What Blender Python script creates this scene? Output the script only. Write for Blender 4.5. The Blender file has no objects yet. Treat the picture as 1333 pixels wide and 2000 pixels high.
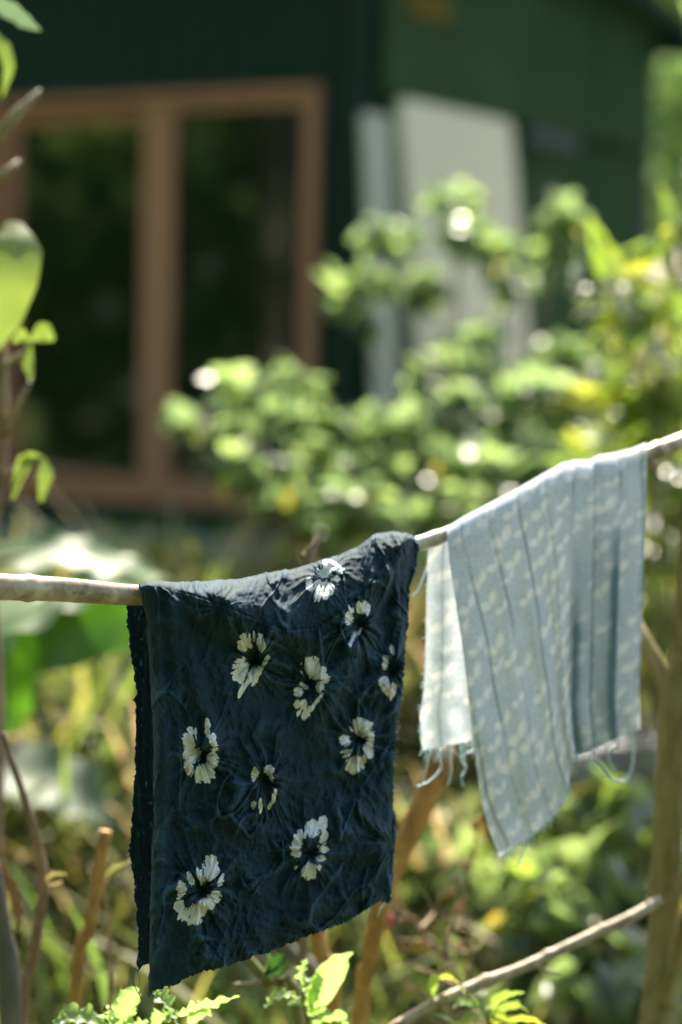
import bpy, math, random
import numpy as np
from mathutils import Vector, Matrix

random.seed(7)
RS = np.random.RandomState(11)
S = bpy.context.scene
COL = S.collection

# ------------------------------------------------------------------ camera, sky, sun, exposure
EYE = Vector((0, 0, 1.35))
PITCH, ROLL = math.radians(3.64), 0.020
FPX = 4721.0
fw = Vector((0, math.cos(PITCH), -math.sin(PITCH)))
rt0 = Vector((1, 0, 0)); up0 = Vector((0, math.sin(PITCH), math.cos(PITCH)))
up = math.cos(ROLL) * up0 - math.sin(ROLL) * rt0
rt = math.cos(ROLL) * rt0 + math.sin(ROLL) * up0
cam_d = bpy.data.cameras.new('camera')
cam = bpy.data.objects.new('camera', cam_d); COL.objects.link(cam)
M3 = Matrix((rt, up, -fw)).transposed()
cam.matrix_world = Matrix.Translation(EYE) @ M3.to_4x4()
cam_d.sensor_fit = 'VERTICAL'; cam_d.sensor_height = 36; cam_d.sensor_width = 24
cam_d.lens = 85; cam_d.clip_start = .05; cam_d.clip_end = 400
cam_d.dof.use_dof = True; cam_d.dof.focus_distance = 2.50; cam_d.dof.aperture_fstop = 2.0
cam_d.dof.aperture_blades = 0
S.camera = cam

SUN_AZ, SUN_EL = math.radians(6), math.radians(50)
w = bpy.data.worlds.new('World'); S.world = w; w.use_nodes = True
nt = w.node_tree; nt.nodes.clear()
sky = nt.nodes.new('ShaderNodeTexSky'); sky.sky_type = 'NISHITA'; sky.sun_disc = False
sky.sun_elevation = SUN_EL; sky.sun_rotation = SUN_AZ; sky.air_density = 1.0; sky.dust_density = 3.2; sky.ozone_density = 1.2
bg = nt.nodes.new('ShaderNodeBackground'); bg.inputs[1].default_value = .11
wo = nt.nodes.new('ShaderNodeOutputWorld')
nt.links.new(sky.outputs[0], bg.inputs[0]); nt.links.new(bg.outputs[0], wo.inputs[0])
sd = bpy.data.lights.new('sun', 'SUN'); sd.energy = 5.0; sd.angle = math.radians(.5); sd.color = (1, .92, .76)
sun = bpy.data.objects.new('sun', sd); COL.objects.link(sun)
sdir = Vector((math.sin(SUN_AZ) * math.cos(SUN_EL), math.cos(SUN_AZ) * math.cos(SUN_EL), math.sin(SUN_EL)))
sun.rotation_euler = sdir.to_track_quat('Z', 'Y').to_euler(); sun.location = (3, 6, 8)
S.view_settings.view_transform = 'Standard'; S.view_settings.look = 'None'
S.view_settings.exposure = 1.7; S.view_settings.gamma = 1.0; S.view_settings.use_curve_mapping = False
S.cycles.use_denoising = True
S.cycles.max_bounces = 10; S.cycles.transmission_bounces = 6; S.cycles.transparent_max_bounces = 8
S.cycles.sample_clamp_indirect = 6

# ------------------------------------------------------------------ helpers
def P(px, py, Y):
    d = fw * FPX + rt * (px - 666.5) - up * (py - 1000)
    return EYE + d * (Y / d.y)

def raydir(px, py):
    px = np.asarray(px, float)[..., None]; py = np.asarray(py, float)[..., None]
    return np.array(fw) * FPX + np.array(rt) * (px - 666.5) - np.array(up) * (py - 1000)

def link_mesh(name, V, F, mat=None, parent=None, smooth=True, attrs=None, loc=None):
    """V (n,3); F list of index arrays with k columns or list of tuples"""
    me = bpy.data.meshes.new(name)
    V = np.asarray(V, float)
    if loc is not None: V = V - np.array(loc)
    if isinstance(F, np.ndarray): Fs = [F]
    elif len(F) and isinstance(F[0], np.ndarray): Fs = F
    else: Fs = None
    if Fs is None:
        me.from_pydata([tuple(v) for v in V], [], F)
    else:
        me.vertices.add(len(V)); me.vertices.foreach_set('co', V.ravel())
        idx = np.concatenate([f.ravel() for f in Fs]); tot = np.concatenate([np.full(len(f), f.shape[1]) for f in Fs])
        me.loops.add(len(idx)); me.loops.foreach_set('vertex_index', idx.astype(np.int32))
        me.polygons.add(len(tot)); st = np.concatenate([[0], np.cumsum(tot)[:-1]])
        me.polygons.foreach_set('loop_start', st.astype(np.int32)); me.polygons.foreach_set('loop_total', tot.astype(np.int32))
        me.update(calc_edges=True); me.validate()
    if smooth: me.polygons.foreach_set('use_smooth', np.ones(len(me.polygons), bool))
    if attrs:
        for k, a in attrs.items():
            at = me.attributes.new(k, 'FLOAT', 'POINT'); at.data.foreach_set('value', np.asarray(a, float).ravel())
    if mat: me.materials.append(mat)
    o = bpy.data.objects.new(name, me); COL.objects.link(o)
    if loc is not None: o.location = loc
    if parent: adopt(o, parent)
    return o

def adopt(o, parent):
    o.parent = parent
    # world position kept: parents only have a translation
    wp = Vector((0, 0, 0)); p = parent
    while p: wp += p.location; p = p.parent
    o.location = o.location - wp

def tag(o, label=None, cat=None, group=None, kind=None):
    if label: o['label'] = label
    if cat: o['category'] = cat
    if group: o['group'] = group
    if kind: o['kind'] = kind
    return o

def empty(name, loc, label=None, cat=None, group=None):
    o = bpy.data.objects.new(name, None); COL.objects.link(o); o.location = loc; o.empty_display_size = .1
    return tag(o, label, cat, group)

class MB:
    def __init__(s): s.v = []; s.f = []
    def add(s, V, F):
        n = len(s.v); s.v += [tuple(x) for x in V]; s.f += [tuple(i + n for i in f) for f in F]
    def box(s, o, ax, ay, az):     # corner o and three edge vectors
        o = Vector(o); ax = Vector(ax); ay = Vector(ay); az = Vector(az)
        c = [o, o + ax, o + ax + ay, o + ay]; c += [p + az for p in c]
        s.add(c, [(0, 3, 2, 1), (4, 5, 6, 7), (0, 1, 5, 4), (1, 2, 6, 5), (2, 3, 7, 6), (3, 0, 4, 7)])
    def build(s, name, mat, parent=None, smooth=False, bevel=0):
        o = link_mesh(name, s.v, s.f, mat, parent, smooth)
        if bevel:
            m = o.modifiers.new('bevel', 'BEVEL'); m.width = bevel; m.segments = 2
        return o

def tube(pts, radii, seg=10, rough=0., nodes=None, step=None, seed=0):
    """smooth tube through pts"""
    pts = [np.array(p, float) for p in pts]; n = len(pts)
    radii = list(radii) if hasattr(radii, '__len__') else [radii] * n
    if step:
        t = np.arange(n); L = np.array([0] + list(np.cumsum([np.linalg.norm(pts[i + 1] - pts[i]) for i in range(n - 1)])))
        m = max(3, int(L[-1] / step)); q = np.linspace(0, L[-1], m)
        A = np.array(pts)
        if n > 2:   # catmull-rom
            out = []
            for x in q:
                i = min(n - 2, max(0, int(np.searchsorted(L, x, 'right') - 1))); f = (x - L[i]) / max(1e-9, L[i + 1] - L[i])
                p0 = A[max(0, i - 1)]; p1 = A[i]; p2 = A[i + 1]; p3 = A[min(n - 1, i + 2)]
                out.append(.5 * (2 * p1 + (p2 - p0) * f + (2 * p0 - 5 * p1 + 4 * p2 - p3) * f * f + (3 * p1 - p0 - 3 * p2 + p3) * f ** 3))
            C = np.array(out)
        else: C = np.array([np.interp(q, L, A[:, k]) for k in range(3)]).T
        R = np.interp(q, L, radii)
        if nodes:
            for (x, amp, wd) in nodes: R = R + amp * np.exp(-((q / L[-1] - x) * L[-1] / wd) ** 2)
    else:
        C = np.array(pts); R = np.array(radii, float)
    m = len(C); T = np.gradient(C, axis=0); T /= np.linalg.norm(T, axis=1)[:, None] + 1e-12
    ref = np.array([0.13, .21, 1.]) if abs(T[0][2]) < .9 else np.array([1., .1, 0])
    N = np.cross(T, ref); N /= np.linalg.norm(N, axis=1)[:, None]; B = np.cross(T, N)
    a = np.linspace(0, 2 * math.pi, seg, endpoint=False)
    rs = np.random.RandomState(seed)
    RR = R[:, None] * (1 + rough * (rs.rand(m, seg) - .5) * 2)
    V = C[:, None, :] + RR[..., None] * (np.cos(a)[None, :, None] * N[:, None, :] + np.sin(a)[None, :, None] * B[:, None, :])
    V = V.reshape(-1, 3); i = np.arange(m - 1)[:, None] * seg; j = np.arange(seg)[None, :]; j2 = (j + 1) % seg
    F = np.stack([i + j, i + j2, i + seg + j2, i + seg + j], -1).reshape(-1, 4)
    n0 = len(V); V = np.vstack([V, C[0], C[-1]])
    jj = np.arange(seg); cap = np.vstack([np.stack([np.full(seg, n0), (jj + 1) % seg, jj], 1),
                                          np.stack([np.full(seg, n0 + 1), (m - 1) * seg + jj, (m - 1) * seg + (jj + 1) % seg], 1)])
    return V, [F, cap]

def tubes(list_of):   # join many tubes
    Vs = []; Q = []; T = []; n = 0
    for V, (F, c) in list_of:
        Vs.append(V); Q.append(F + n); T.append(c + n); n += len(V)
    return np.vstack(Vs), [np.vstack(Q), np.vstack(T)]

# value noise -------------------------------------------------------
_T = RS.rand(1 << 14)
def _h(i, j, k): return _T[((i * 73856093) ^ (j * 19349663) ^ (k * 83492791)) & 16383]
def noise3(x, y, z=0., seed=0):
    x = np.asarray(x, float) + seed * 17.31 + 500; y = np.asarray(y, float) + seed * 5.77 + 500; z = np.zeros_like(x) + z + 500
    i = np.floor(x).astype(np.int64); j = np.floor(y).astype(np.int64); k = np.floor(z).astype(np.int64)
    f = x - i; g = y - j; h = z - k
    f = f * f * (3 - 2 * f); g = g * g * (3 - 2 * g); h = h * h * (3 - 2 * h)
    def L(a, b, t): return a + (b - a) * t
    return L(L(L(_h(i, j, k), _h(i + 1, j, k), f), L(_h(i, j + 1, k), _h(i + 1, j + 1, k), f), g),
             L(L(_h(i, j, k + 1), _h(i + 1, j, k + 1), f), L(_h(i, j + 1, k + 1), _h(i + 1, j + 1, k + 1), f), g), h)
def ridged(x, y, z=0., seed=0): return 1 - np.abs(2 * noise3(x, y, z, seed) - 1)
def fbm(x, y, seed=0, o=3):
    s = 0; a = .5
    for q in range(o): s = s + a * noise3(x * 2 ** q, y * 2 ** q, 0, seed + q); a *= .5
    return s / (1 - .5 ** o)
def worley(x, y, seed=0):
    x = np.asarray(x, float) + 300; y = np.asarray(y, float) + 300
    i = np.floor(x).astype(np.int64); j = np.floor(y).astype(np.int64); f1 = np.full(x.shape, 9.); f2 = f1.copy()
    for a in (-1, 0, 1):
        for b in (-1, 0, 1):
            jx = _h(i + a, j + b, np.int64(seed * 7 + 1)); jy = _h(i + a, j + b, np.int64(seed * 7 + 2))
            d = np.hypot(i + a + jx - x, j + b + jy - y); m = d < f1
            f2 = np.where(m, f1, np.minimum(f2, d)); f1 = np.where(m, d, f1)
    return f1, f2
def sstep(a, b, x):
    t = np.clip((x - a) / (b - a), 0, 1); return t * t * (3 - 2 * t)

# ------------------------------------------------------------------ materials
def new_mat(name):
    m = bpy.data.materials.new(name); m.use_nodes = True; nt = m.node_tree; nt.nodes.clear()
    return m, nt
def N_(nt, t, **k):
    n = nt.nodes.new(t)
    for a, b in k.items():
        if a.startswith('_'): n.inputs[int(a[1:])].default_value = b
        else: setattr(n, a, b)
    return n
def ramp(nt, fac, stops, interp='LINEAR'):
    r = nt.nodes.new('ShaderNodeValToRGB'); r.color_ramp.interpolation = interp
    e = r.color_ramp.elements
    while len(e) < len(stops): e.new(.5)
    for el, (p, c) in zip(e, stops): el.position = p; el.color = (*c, 1) if len(c) == 3 else c
    nt.links.new(fac, r.inputs[0]); return r.outputs[0]
def mixc(nt, fac, a, b, mode='MIX'):
    m = nt.nodes.new('ShaderNodeMix'); m.data_type = 'RGBA'; m.blend_type = mode
    for s, v in ((m.inputs[0], fac), (m.inputs[6], a), (m.inputs[7], b)):
        if isinstance(v, (float, int)): s.default_value = v
        elif isinstance(v, tuple): s.default_value = (*v, 1)
        else: nt.links.new(v, s)
    return m.outputs[2]
def out(nt, sh):
    o = nt.nodes.new('ShaderNodeOutputMaterial'); nt.links.new(sh, o.inputs[0])
def noise_n(nt, scale, detail=4, rough=.6, vec=None, stretch=None):
    n = nt.nodes.new('ShaderNodeTexNoise'); n.inputs['Scale'].default_value = scale; n.inputs['Detail'].default_value = detail; n.inputs['Roughness'].default_value = rough
    tc = nt.nodes.new('ShaderNodeTexCoord'); v = tc.outputs['Object']
    if stretch:
        mp = nt.nodes.new('ShaderNodeMapping'); mp.inputs['Scale'].default_value = stretch; nt.links.new(v, mp.inputs[0]); v = mp.outputs[0]
    nt.links.new(v, n.inputs['Vector']); return n.outputs['Fac']
def bump(nt, h, strength=.3, dist=.002):
    b = nt.nodes.new('ShaderNodeBump'); b.inputs['Strength'].default_value = strength; b.inputs['Distance'].default_value = dist
    nt.links.new(h, b.inputs['Height']); return b.outputs[0]
def princ(nt, col, rough=.6, normal=None, spec=.5, **k):
    p = nt.nodes.new('ShaderNodeBsdfPrincipled')
    if isinstance(col, tuple): p.inputs['Base Color'].default_value = (*col, 1)
    else: nt.links.new(col, p.inputs['Base Color'])
    if isinstance(rough, float): p.inputs['Roughness'].default_value = rough
    else: nt.links.new(rough, p.inputs['Roughness'])
    p.inputs['Specular IOR Level'].default_value = spec
    if normal: nt.links.new(normal, p.inputs['Normal'])
    for a, b in k.items(): p.inputs[a.replace('_', ' ')].default_value = b
    return p

def simple(name, c0, c1=None, scale=8, rough=.7, bmp=.2, dist=.003, stretch=None, spec=.3):
    m, nt = new_mat(name)
    n = noise_n(nt, scale, 5, .65, stretch=stretch)
    c = ramp(nt, n, [(.3, c0), (.7, c1 or tuple(x * .6 for x in c0))])
    p = princ(nt, c, rough, bump(nt, n, bmp, dist) if bmp else None, spec)
    out(nt, p.outputs[0]); return m

def leaf_mat(name, cols, trans, tmix=.42, rough=.32, spec=.5):
    """cols: list of reflect colours picked per leaf; trans: transmitted colour"""
    m, nt = new_mat(name)
    g = nt.nodes.new('ShaderNodeNewGeometry'); oi = nt.nodes.new('ShaderNodeObjectInfo')
    ad = N_(nt, 'ShaderNodeMath', operation='ADD'); nt.links.new(g.outputs['Random Per Island'], ad.inputs[0]); nt.links.new(oi.outputs['Random'], ad.inputs[1])
    fr = N_(nt, 'ShaderNodeMath', operation='FRACT'); nt.links.new(ad.outputs[0], fr.inputs[0])
    k = len(cols)
    c = ramp(nt, fr.outputs[0], [(i / k if i < k - 1 else (.972 if k > 4 else .85), cc) for i, cc in enumerate(cols)], 'CONSTANT')
    n = noise_n(nt, 18, 3)
    c = mixc(nt, .35, c, ramp(nt, n, [(.3, (.55, .6, .5)), (.7, (1, 1, 1))]), 'MULTIPLY')
    p = princ(nt, c, rough, bump(nt, n, .25, .004), spec)
    t = nt.nodes.new('ShaderNodeBsdfTranslucent')
    tc = mixc(nt, 1., c, tuple(trans), 'MULTIPLY')
    nt.links.new(tc, t.inputs[0])
    mx = nt.nodes.new('ShaderNodeMixShader'); mx.inputs[0].default_value = tmix
    nt.links.new(p.outputs[0], mx.inputs[1]); nt.links.new(t.outputs[0], mx.inputs[2]); out(nt, mx.outputs[0]); return m

G1, G2, G3 = (.095, .130, .065), (.135, .170, .085), (.070, .105, .055)
M_leaf = leaf_mat('leaf_green', [G3, G1, G2, (.14, .18, .075), (.09, .13, .06), (.30, .26, .06)], (3.5, 3.6, 2.6), .55, .28, 1.)
M_leafdark = leaf_mat('leaf_dark', [(.02, .05, .018), G3, G1, (.05, .09, .02)], (2.2, 2.8, 1.2), .35)
M_leafyel = leaf_mat('leaf_yellowgreen', [(.11, .16, .03), (.16, .20, .04), (.20, .21, .04), (.12, .17, .04), (.32, .25, .05)], (2.8, 2.8, 1.6), .5, .28, .9)
M_leafmix = leaf_mat('leaf_mixed', [G1, G2, (.13, .17, .04), G3, G2, (.30, .20, .04)], (3.1, 3.2, 1.9), .52, .26, .9)
M_leafgrey = leaf_mat('leaf_grey_green', [(.10, .15, .09), (.13, .18, .11)], (1.5, 1.6, 1.3), .4, .6)
M_banana = leaf_mat('leaf_banana', [(.055, .13, .012), (.075, .15, .018)], (1.6, 1.85, 1.), .4, .5, .8)
M_lettuce = leaf_mat('leaf_crinkled', [(.24, .34, .12), (.28, .38, .15), (.21, .31, .11)], (1.9, 2.0, 1.4), .5, .42, .6)
M_dry = leaf_mat('leaf_dry', [(.30, .23, .13), (.38, .31, .19), (.24, .23, .10), (.17, .19, .07), (.33, .25, .18)], (1.8, 1.6, 1.2), .35, .6)
M_grass = leaf_mat('grass_blades', [(.08, .12, .04), (.13, .16, .05), (.26, .23, .10), (.09, .13, .05)], (2.2, 2.4, 1.2), .4, .5)
M_lime = leaf_mat('leaf_lime', [(.20, .25, .06), (.22, .26, .07)], (1.3, 1.45, .9), .42, .45)
M_tree = leaf_mat('leaf_far', [(.11, .16, .06), (.15, .20, .08), (.09, .14, .05)], (4.2, 4.2, 3.2), .6, .38)

def bark(name, stops, scale=25, stretch=(1, 1, .25), rough=.75, bmp=.5, dist=.002, spec=.3):
    m, nt = new_mat(name)
    n = noise_n(nt, scale, 6, .7, stretch=stretch); n2 = noise_n(nt, scale * 5, 3, .6, stretch=stretch)
    c = ramp(nt, n, stops); c = mixc(nt, .3, c, ramp(nt, n2, [(.35, (.5, .45, .4)), (.6, (1, 1, 1))]), 'MULTIPLY')
    p = princ(nt, c, rough, bump(nt, n2, bmp, dist), spec); out(nt, p.outputs[0]); return m
M_bamboo = bark('bamboo_dry', [(.30, (.10, .065, .030)), (.44, (.33, .25, .14)), (.60, (.55, .47, .33)), (.8, (.62, .56, .42))], 22, (1, 1, 1), .38, .2, .001, .5)
M_trunk = bark('bark_green_brown', [(.34, (.07, .05, .02)), (.45, (.20, .16, .06)), (.58, (.30, .26, .12)), (.7, (.42, .38, .24))], 16, (1, 1, .35))
M_orange = bark('bamboo_orange', [(.34, (.14, .08, .03)), (.43, (.32, .17, .05)), (.55, (.48, .28, .08)), (.70, (.52, .40, .19))], 14, (1, 1, .6), .6)
M_stick = bark('stick_pale', [(.3, (.12, .08, .04)), (.5, (.34, .28, .18)), (.7, (.48, .42, .31))], 30, (1, 1, 1), .5)
M_twig = bark('twig_brown', [(.3, (.14, .09, .055)), (.6, (.29, .21, .13)), (.8, (.38, .29, .20))], 30, (1, 1, .5))
M_greenstem = bark('stem_green', [(.3, (.10, .10, .03)), (.6, (.22, .22, .08)), (.8, (.25, .20, .08))], 20, (1, 1, .4), .5)
M_grey = bark('trunk_grey', [(.3, (.08, .08, .06)), (.7, (.20, .19, .15))], 14, (1, 1, .3))
M_bud = simple('dry_bud', (.45, .22, .12), (.30, .14, .07), 30, .7, 0)
M_red = simple('red_bud', (.38, .10, .08), (.28, .08, .06), 30, .6, 0)
M_flower = simple('flower_white', (.75, .72, .60), (.6, .58, .42), 30, .5, 0)

M_wallL = simple('sheet_deep_green', (.005, .040, .026), (.003, .026, .018), 2.2, .55, .1, stretch=(1, 1, .3), spec=.25)
M_wallR = simple('board_green', (.026, .066, .020), (.009, .036, .010), 2.2, .75, .15, stretch=(1, 1, .5), spec=.08)
M_edge = simple('trim_dark_green', (.010, .032, .018), (.006, .02, .012), 3, .6, .1)
M_wood = simple('window_wood', (.52, .245, .145), (.40, .185, .11), 5, .55, .3, stretch=(1, 1, .15))
M_cream = simple('board_cream', (.60, .56, .36), (.55, .51, .33), 2, .6, .05)
M_paleg = simple('board_grey_white', (.43, .44, .34), (.37, .38, .30), 3, .6, .05)
M_yellow = simple('sign_yellow', (.11, .085, .008), (.09, .07, .008), 4, .7, 0, spec=.05)
M_roof = simple('roof_sheet', (.02, .035, .02), (.014, .025, .015), 3, .8, .2, spec=.05)
M_dark = simple('inside_dark', (.01, .012, .01), (.006, .008, .006), 3, .9, 0)
m, nt = new_mat('window_glass'); p = princ(nt, (.006, .010, .007), .04, None, 1., IOR=1.65); out(nt, p.outputs[0]); M_glass = m
M_conc = simple('concrete_pale', (.36, .34, .35), (.24, .23, .23), 6, .85, .4, .006)
M_soil = simple('soil', (.075, .07, .035), (.04, .05, .018), 5, .95, .8, .02)

def cloth_mat(name, base, base2, dye, trans_w, tcol, kind):
    m, nt = new_mat(name)
    at = N_(nt, 'ShaderNodeAttribute', attribute_name='dye')
    n1 = noise_n(nt, 900, 2, .5); n2 = noise_n(nt, 35, 5, .6); n3 = noise_n(nt, 260, 3, .6)
    basec = ramp(nt, n2, [(.32, base2), (.68, base)])
    basec = mixc(nt, .45, basec, ramp(nt, n3, [(.3, (.55, .6, .65)), (.7, (1.25, 1.2, 1.15))]), 'MULTIPLY')
    sub = N_(nt, 'ShaderNodeMath', operation='MULTIPLY_ADD'); nt.links.new(n3, sub.inputs[0]); sub.inputs[1].default_value = .55; nt.links.new(at.outputs['Fac'], sub.inputs[2])
    if kind == 'dark': f = ramp(nt, sub.outputs[0], [(.68, (0, 0, 0)), (.86, (1, 1, 1))])
    else: f = ramp(nt, sub.outputs[0], [(.45, (0, 0, 0)), (1.15 if False else 1.0, (.85, .85, .85))])
    dyec = mixc(nt, .25, dye, ramp(nt, n3, [(.3, (.72, .72, .68)), (.6, (1, 1, 1))]), 'MULTIPLY')
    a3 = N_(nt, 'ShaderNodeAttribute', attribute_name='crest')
    if kind == 'dark': basec = mixc(nt, a3.outputs['Fac'], basec, (.034, .105, .150))  # lighter blue painted on wrinkle crests, standing in for light on the ridges
    c = mixc(nt, f, basec, dyec)
    a2 = N_(nt, 'ShaderNodeAttribute', attribute_name='line')
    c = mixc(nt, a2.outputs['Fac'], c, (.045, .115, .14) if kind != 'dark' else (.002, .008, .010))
    wv = noise_n(nt, 1500, 1, .5)
    nb = bump(nt, wv, .35, .0006)
    p = princ(nt, c, .78, nb, .25)
    p.inputs['Sheen Weight'].default_value = .12 if kind == 'dark' else .05; p.inputs['Sheen Roughness'].default_value = .4
    p.inputs['Sheen Tint'].default_value = (.6, .75, 1, 1)
    t = nt.nodes.new('ShaderNodeBsdfTranslucent'); nt.links.new(mixc(nt, 1., c, tcol, 'MULTIPLY'), t.inputs[0])
    mx = nt.nodes.new('ShaderNodeMixShader'); mx.inputs[0].default_value = trans_w
    nt.links.new(p.outputs[0], mx.inputs[1]); nt.links.new(t.outputs[0], mx.inputs[2]); out(nt, mx.outputs[0]); return m
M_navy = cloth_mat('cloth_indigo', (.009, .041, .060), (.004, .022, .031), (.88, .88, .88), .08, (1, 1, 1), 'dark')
M_pale = cloth_mat('cloth_pale_blue', (.60, .67, .74), (.53, .60, .67), (.92, .91, .90), .31, (1.0, 1.0, .96), 'light')
M_fray = simple('thread_dark', (.03, .07, .08), (.15, .25, .27), 60, .8, 0)
M_thread = simple('thread_pale', (.62, .74, .78), (.52, .64, .68), 60, .8, 0)

# ------------------------------------------------------------------ ground
def terr(y, x=0.):
    y = np.asarray(y, float)
    return .76 * sstep(2.8, 6.7, y) + .03 * (noise3(np.asarray(x, float) * 2 + y * 0, y * 2, 0, 3) - .5) * (1 - sstep(6.2, 6.8, y))
def tz(x, y): return float(terr(np.array([y]), np.array([x]))[0])
xs = np.concatenate([np.linspace(-150, -6, 12), np.linspace(-5, 5, 80), np.linspace(6, 150, 12)])
ys = np.concatenate([np.linspace(-120, -2, 10), np.linspace(-1, 9, 90), np.linspace(10, 220, 20)])
X, Y = np.meshgrid(xs, ys); Z = terr(Y, X) - .01
def gridF(nr, nc):
    i = np.arange(nr - 1)[:, None] * nc; j = np.arange(nc - 1)[None, :]
    return np.stack([i + j, i + j + 1, i + nc + j + 1, i + nc + j], -1).reshape(-1, 4)
tag(link_mesh('ground', np.stack([X, Y, Z], -1).reshape(-1, 3), gridF(len(ys), len(xs)), M_soil), kind='structure')

mb = MB(); mb.box((-9, 6.75, .60), (12, 0, 0), (0, 7.5, 0), (0, 0, .17))
tag(mb.build('terrace', M_conc, bevel=.01), kind='structure')

# ------------------------------------------------------------------ house
C0 = Vector((.038, 7.5, 0)); LD = Vector((-.857, .515, 0)).normalized(); RD = Vector((.515, .857, 0)).normalized()
NL = Vector((-RD.x, -RD.y, 0)); NR = Vector((-LD.x, -LD.y, 0))      # outward normals
zB = .77
house = empty('garden_house', (C0.x, C0.y, zB), 'dark green garden house with brown framed sliding windows behind the bushes', 'house')
UP = Vector((0, 0, 1))
def onplane(px, py, n, d, off=0):
    """ray hit with vertical wall plane through C0 (+off along normal): returns (distance along d, z)"""
    r = fw * FPX + rt * (px - 666.5) - up * (py - 1000)
    t = ((C0 + n * off - EYE).dot(n)) / r.dot(n)
    p = EYE + r * t
    return (p - C0).dot(d), p.z
HT = 3.55
def lbox(mb, s0, s1, z0, z1, d0, d1):      # box on left wall, d = depth range along outward normal
    o = C0 + LD * s0 + NL * d0; o.z = z0
    mb.box(o, NL * (d1 - d0), LD * (s1 - s0), (0, 0, z1 - z0))
def rbox(mb, s0, s1, z0, z1, d0, d1):
    o = C0 + RD * s0 + NR * d0; o.z = z0
    mb.box(o, RD * (s1 - s0), NR * (d1 - d0), (0, 0, z1 - z0))
WX0, WX1 = .150, 1.435; s_, WZ1 = onplane(600, 170, NL, LD); s_, WZ0 = onplane(200, 972, NL, LD)
# core walls with the window opening left free
mb = MB()
lbox(mb, 0, WX0, zB, HT, -.10, -.012); lbox(mb, WX0, WX1, WZ1, HT, -.10, -.012); lbox(mb, WX0, WX1, zB, WZ0, -.10, -.012); lbox(mb, WX1, 6, zB, HT, -.10, -.012)
mb.build('wall', M_edge, house)
# corrugated sheets, each its own part
def corrugated(s0, s1, z0, z1):
    n = int((s1 - s0) / .0127) + 1; s = np.linspace(s0, s1, n)
    d = .010 * np.sign(np.sin(s * 2 * math.pi / .1)) * np.abs(np.sin(s * 2 * math.pi / .1)) ** .5 - .004
    V = []
    for z in (z0, z1):
        for dd in (0, -.002):
            for a, b in zip(s, d):
                p = C0 + LD * a + NL * (b + dd + .002); V.append((p.x, p.y, z))
    F = []
    for i in range(n - 1):
        F += [(i, i + 1, 2 * n + i + 1, 2 * n + i), (n + i, 3 * n + i, 3 * n + i + 1, n + i + 1)]
    return V, F
for (a, b, z0, z1) in [(.004, .148, zB, HT), (.150, .80, WZ1 + .012, HT), (.802, 1.47, WZ1 + .012, HT), (1.472, 2.2, zB, HT), (2.202, 3, zB, HT), (3.002, 3.9, zB, HT), (.150, .80, zB, WZ0 - .012), (.802, 1.47, zB, WZ0 - .012)]:
    V, F = corrugated(a, b, z0, z1); link_mesh('corrugated_sheet', V, F, M_wallL, house, smooth=False)
mb = MB(); lbox(mb, -.022, .05, zB, HT, .012, .022); rbox(mb, -.022, .045, zB, HT, .0, .01); mb.build('corner_trim', M_wallL, house)
mb = MB(); lbox(mb, WX0, 6, zB - .0, zB + .10, .012, .03); mb.build('base_board', M_wallL, house)
# window
win = empty('window', C0 + LD * .8 + UP * WZ0); adopt(win, house)
def sash_part(name, s0, s1, z0, z1, d0, d1, mat, par):
    mb = MB(); lbox(mb, s0, s1, z0, z1, d0, d1); return mb.build(name, mat, par, bevel=.004)
sash_part('frame', WX0 - .012, WX1 + .02, WZ1 - .025, WZ1 + .005, -.05, .035, M_wood, win)
sash_part('frame', WX0 - .012, WX1 + .02, WZ0 - .01, WZ0 + .028, -.05, .045, M_wood, win)
sash_part('frame', WX0 - .012, WX0 + .025, WZ0 + .029, WZ1 - .026, -.05, .032, M_wood, win)
sash_part('frame', WX1 - .03, WX1 + .02, WZ0 + .029, WZ1 - .026, -.05, .032, M_wood, win)
MX0, MX1 = .685, .825
zi0, zi1 = WZ0 + .030, WZ1 - .027
def sash(s0, s1, st0, st1, d0, topr):
    mb = MB()
    lbox(mb, s0, s0 + st0, zi0, zi1, d0, d0 + .028); lbox(mb, s1 - st1, s1, zi0, zi1, d0, d0 + .028)
    lbox(mb, s0 + st0, s1 - st1, zi1 - topr, zi1, d0, d0 + .028); lbox(mb, s0 + st0, s1 - st1, zi0, zi0 + .045, d0, d0 + .028)
    mb.build('sash', M_wood, win, bevel=.003)
    mb = MB(); lbox(mb, s0 + st0 - .003, s1 - st1 + .003, zi0 + .042, zi1 - topr + .003, d0 + .010, d0 + .016); mb.build('pane', M_glass, win)
sash(WX0 + .026, MX1 - .012, .028, .125, -.012, .035)
sash(MX0 + .01, WX1 - .031, .125, .055, -.045, .06)
# right wall : boards
TR = 2.09
sA, zA = onplane(735, 178, NR, RD, .05); sB, zBB = onplane(1100, 262, NR, RD, .05)
zled = (zA + zBB) / 2
mb = MB(); rbox(mb, 0, TR, zB, zled, -.10, -.012); rbox(mb, 0, TR, zled, HT, -.10, -.012); mb.build('wall', M_edge, house)
k = 0; e = .047
while e < TR - .02:
    f = min(e + .36, TR - .02)
    mb = MB(); rbox(mb, e, f - .004, zB, zled - .01, -.011, .006 + .002 * (k % 2)); mb.build('board', M_wallR, house)
    e = f; k += 1
for q in range(5):
    z0 = zled + q * .23; z1 = min(HT, z0 + .226)
    if z1 - z0 < .04: break
    mb = MB(); rbox(mb, .047, TR, z0, z1, -.011, .052 - .002 * (q % 2)); mb.build('board', M_wallR, house)
mb = MB(); rbox(mb, TR - .02, TR + .06, zB, HT - .01, -.11, .02); mb.build('corner_post', M_edge, house)
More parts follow.
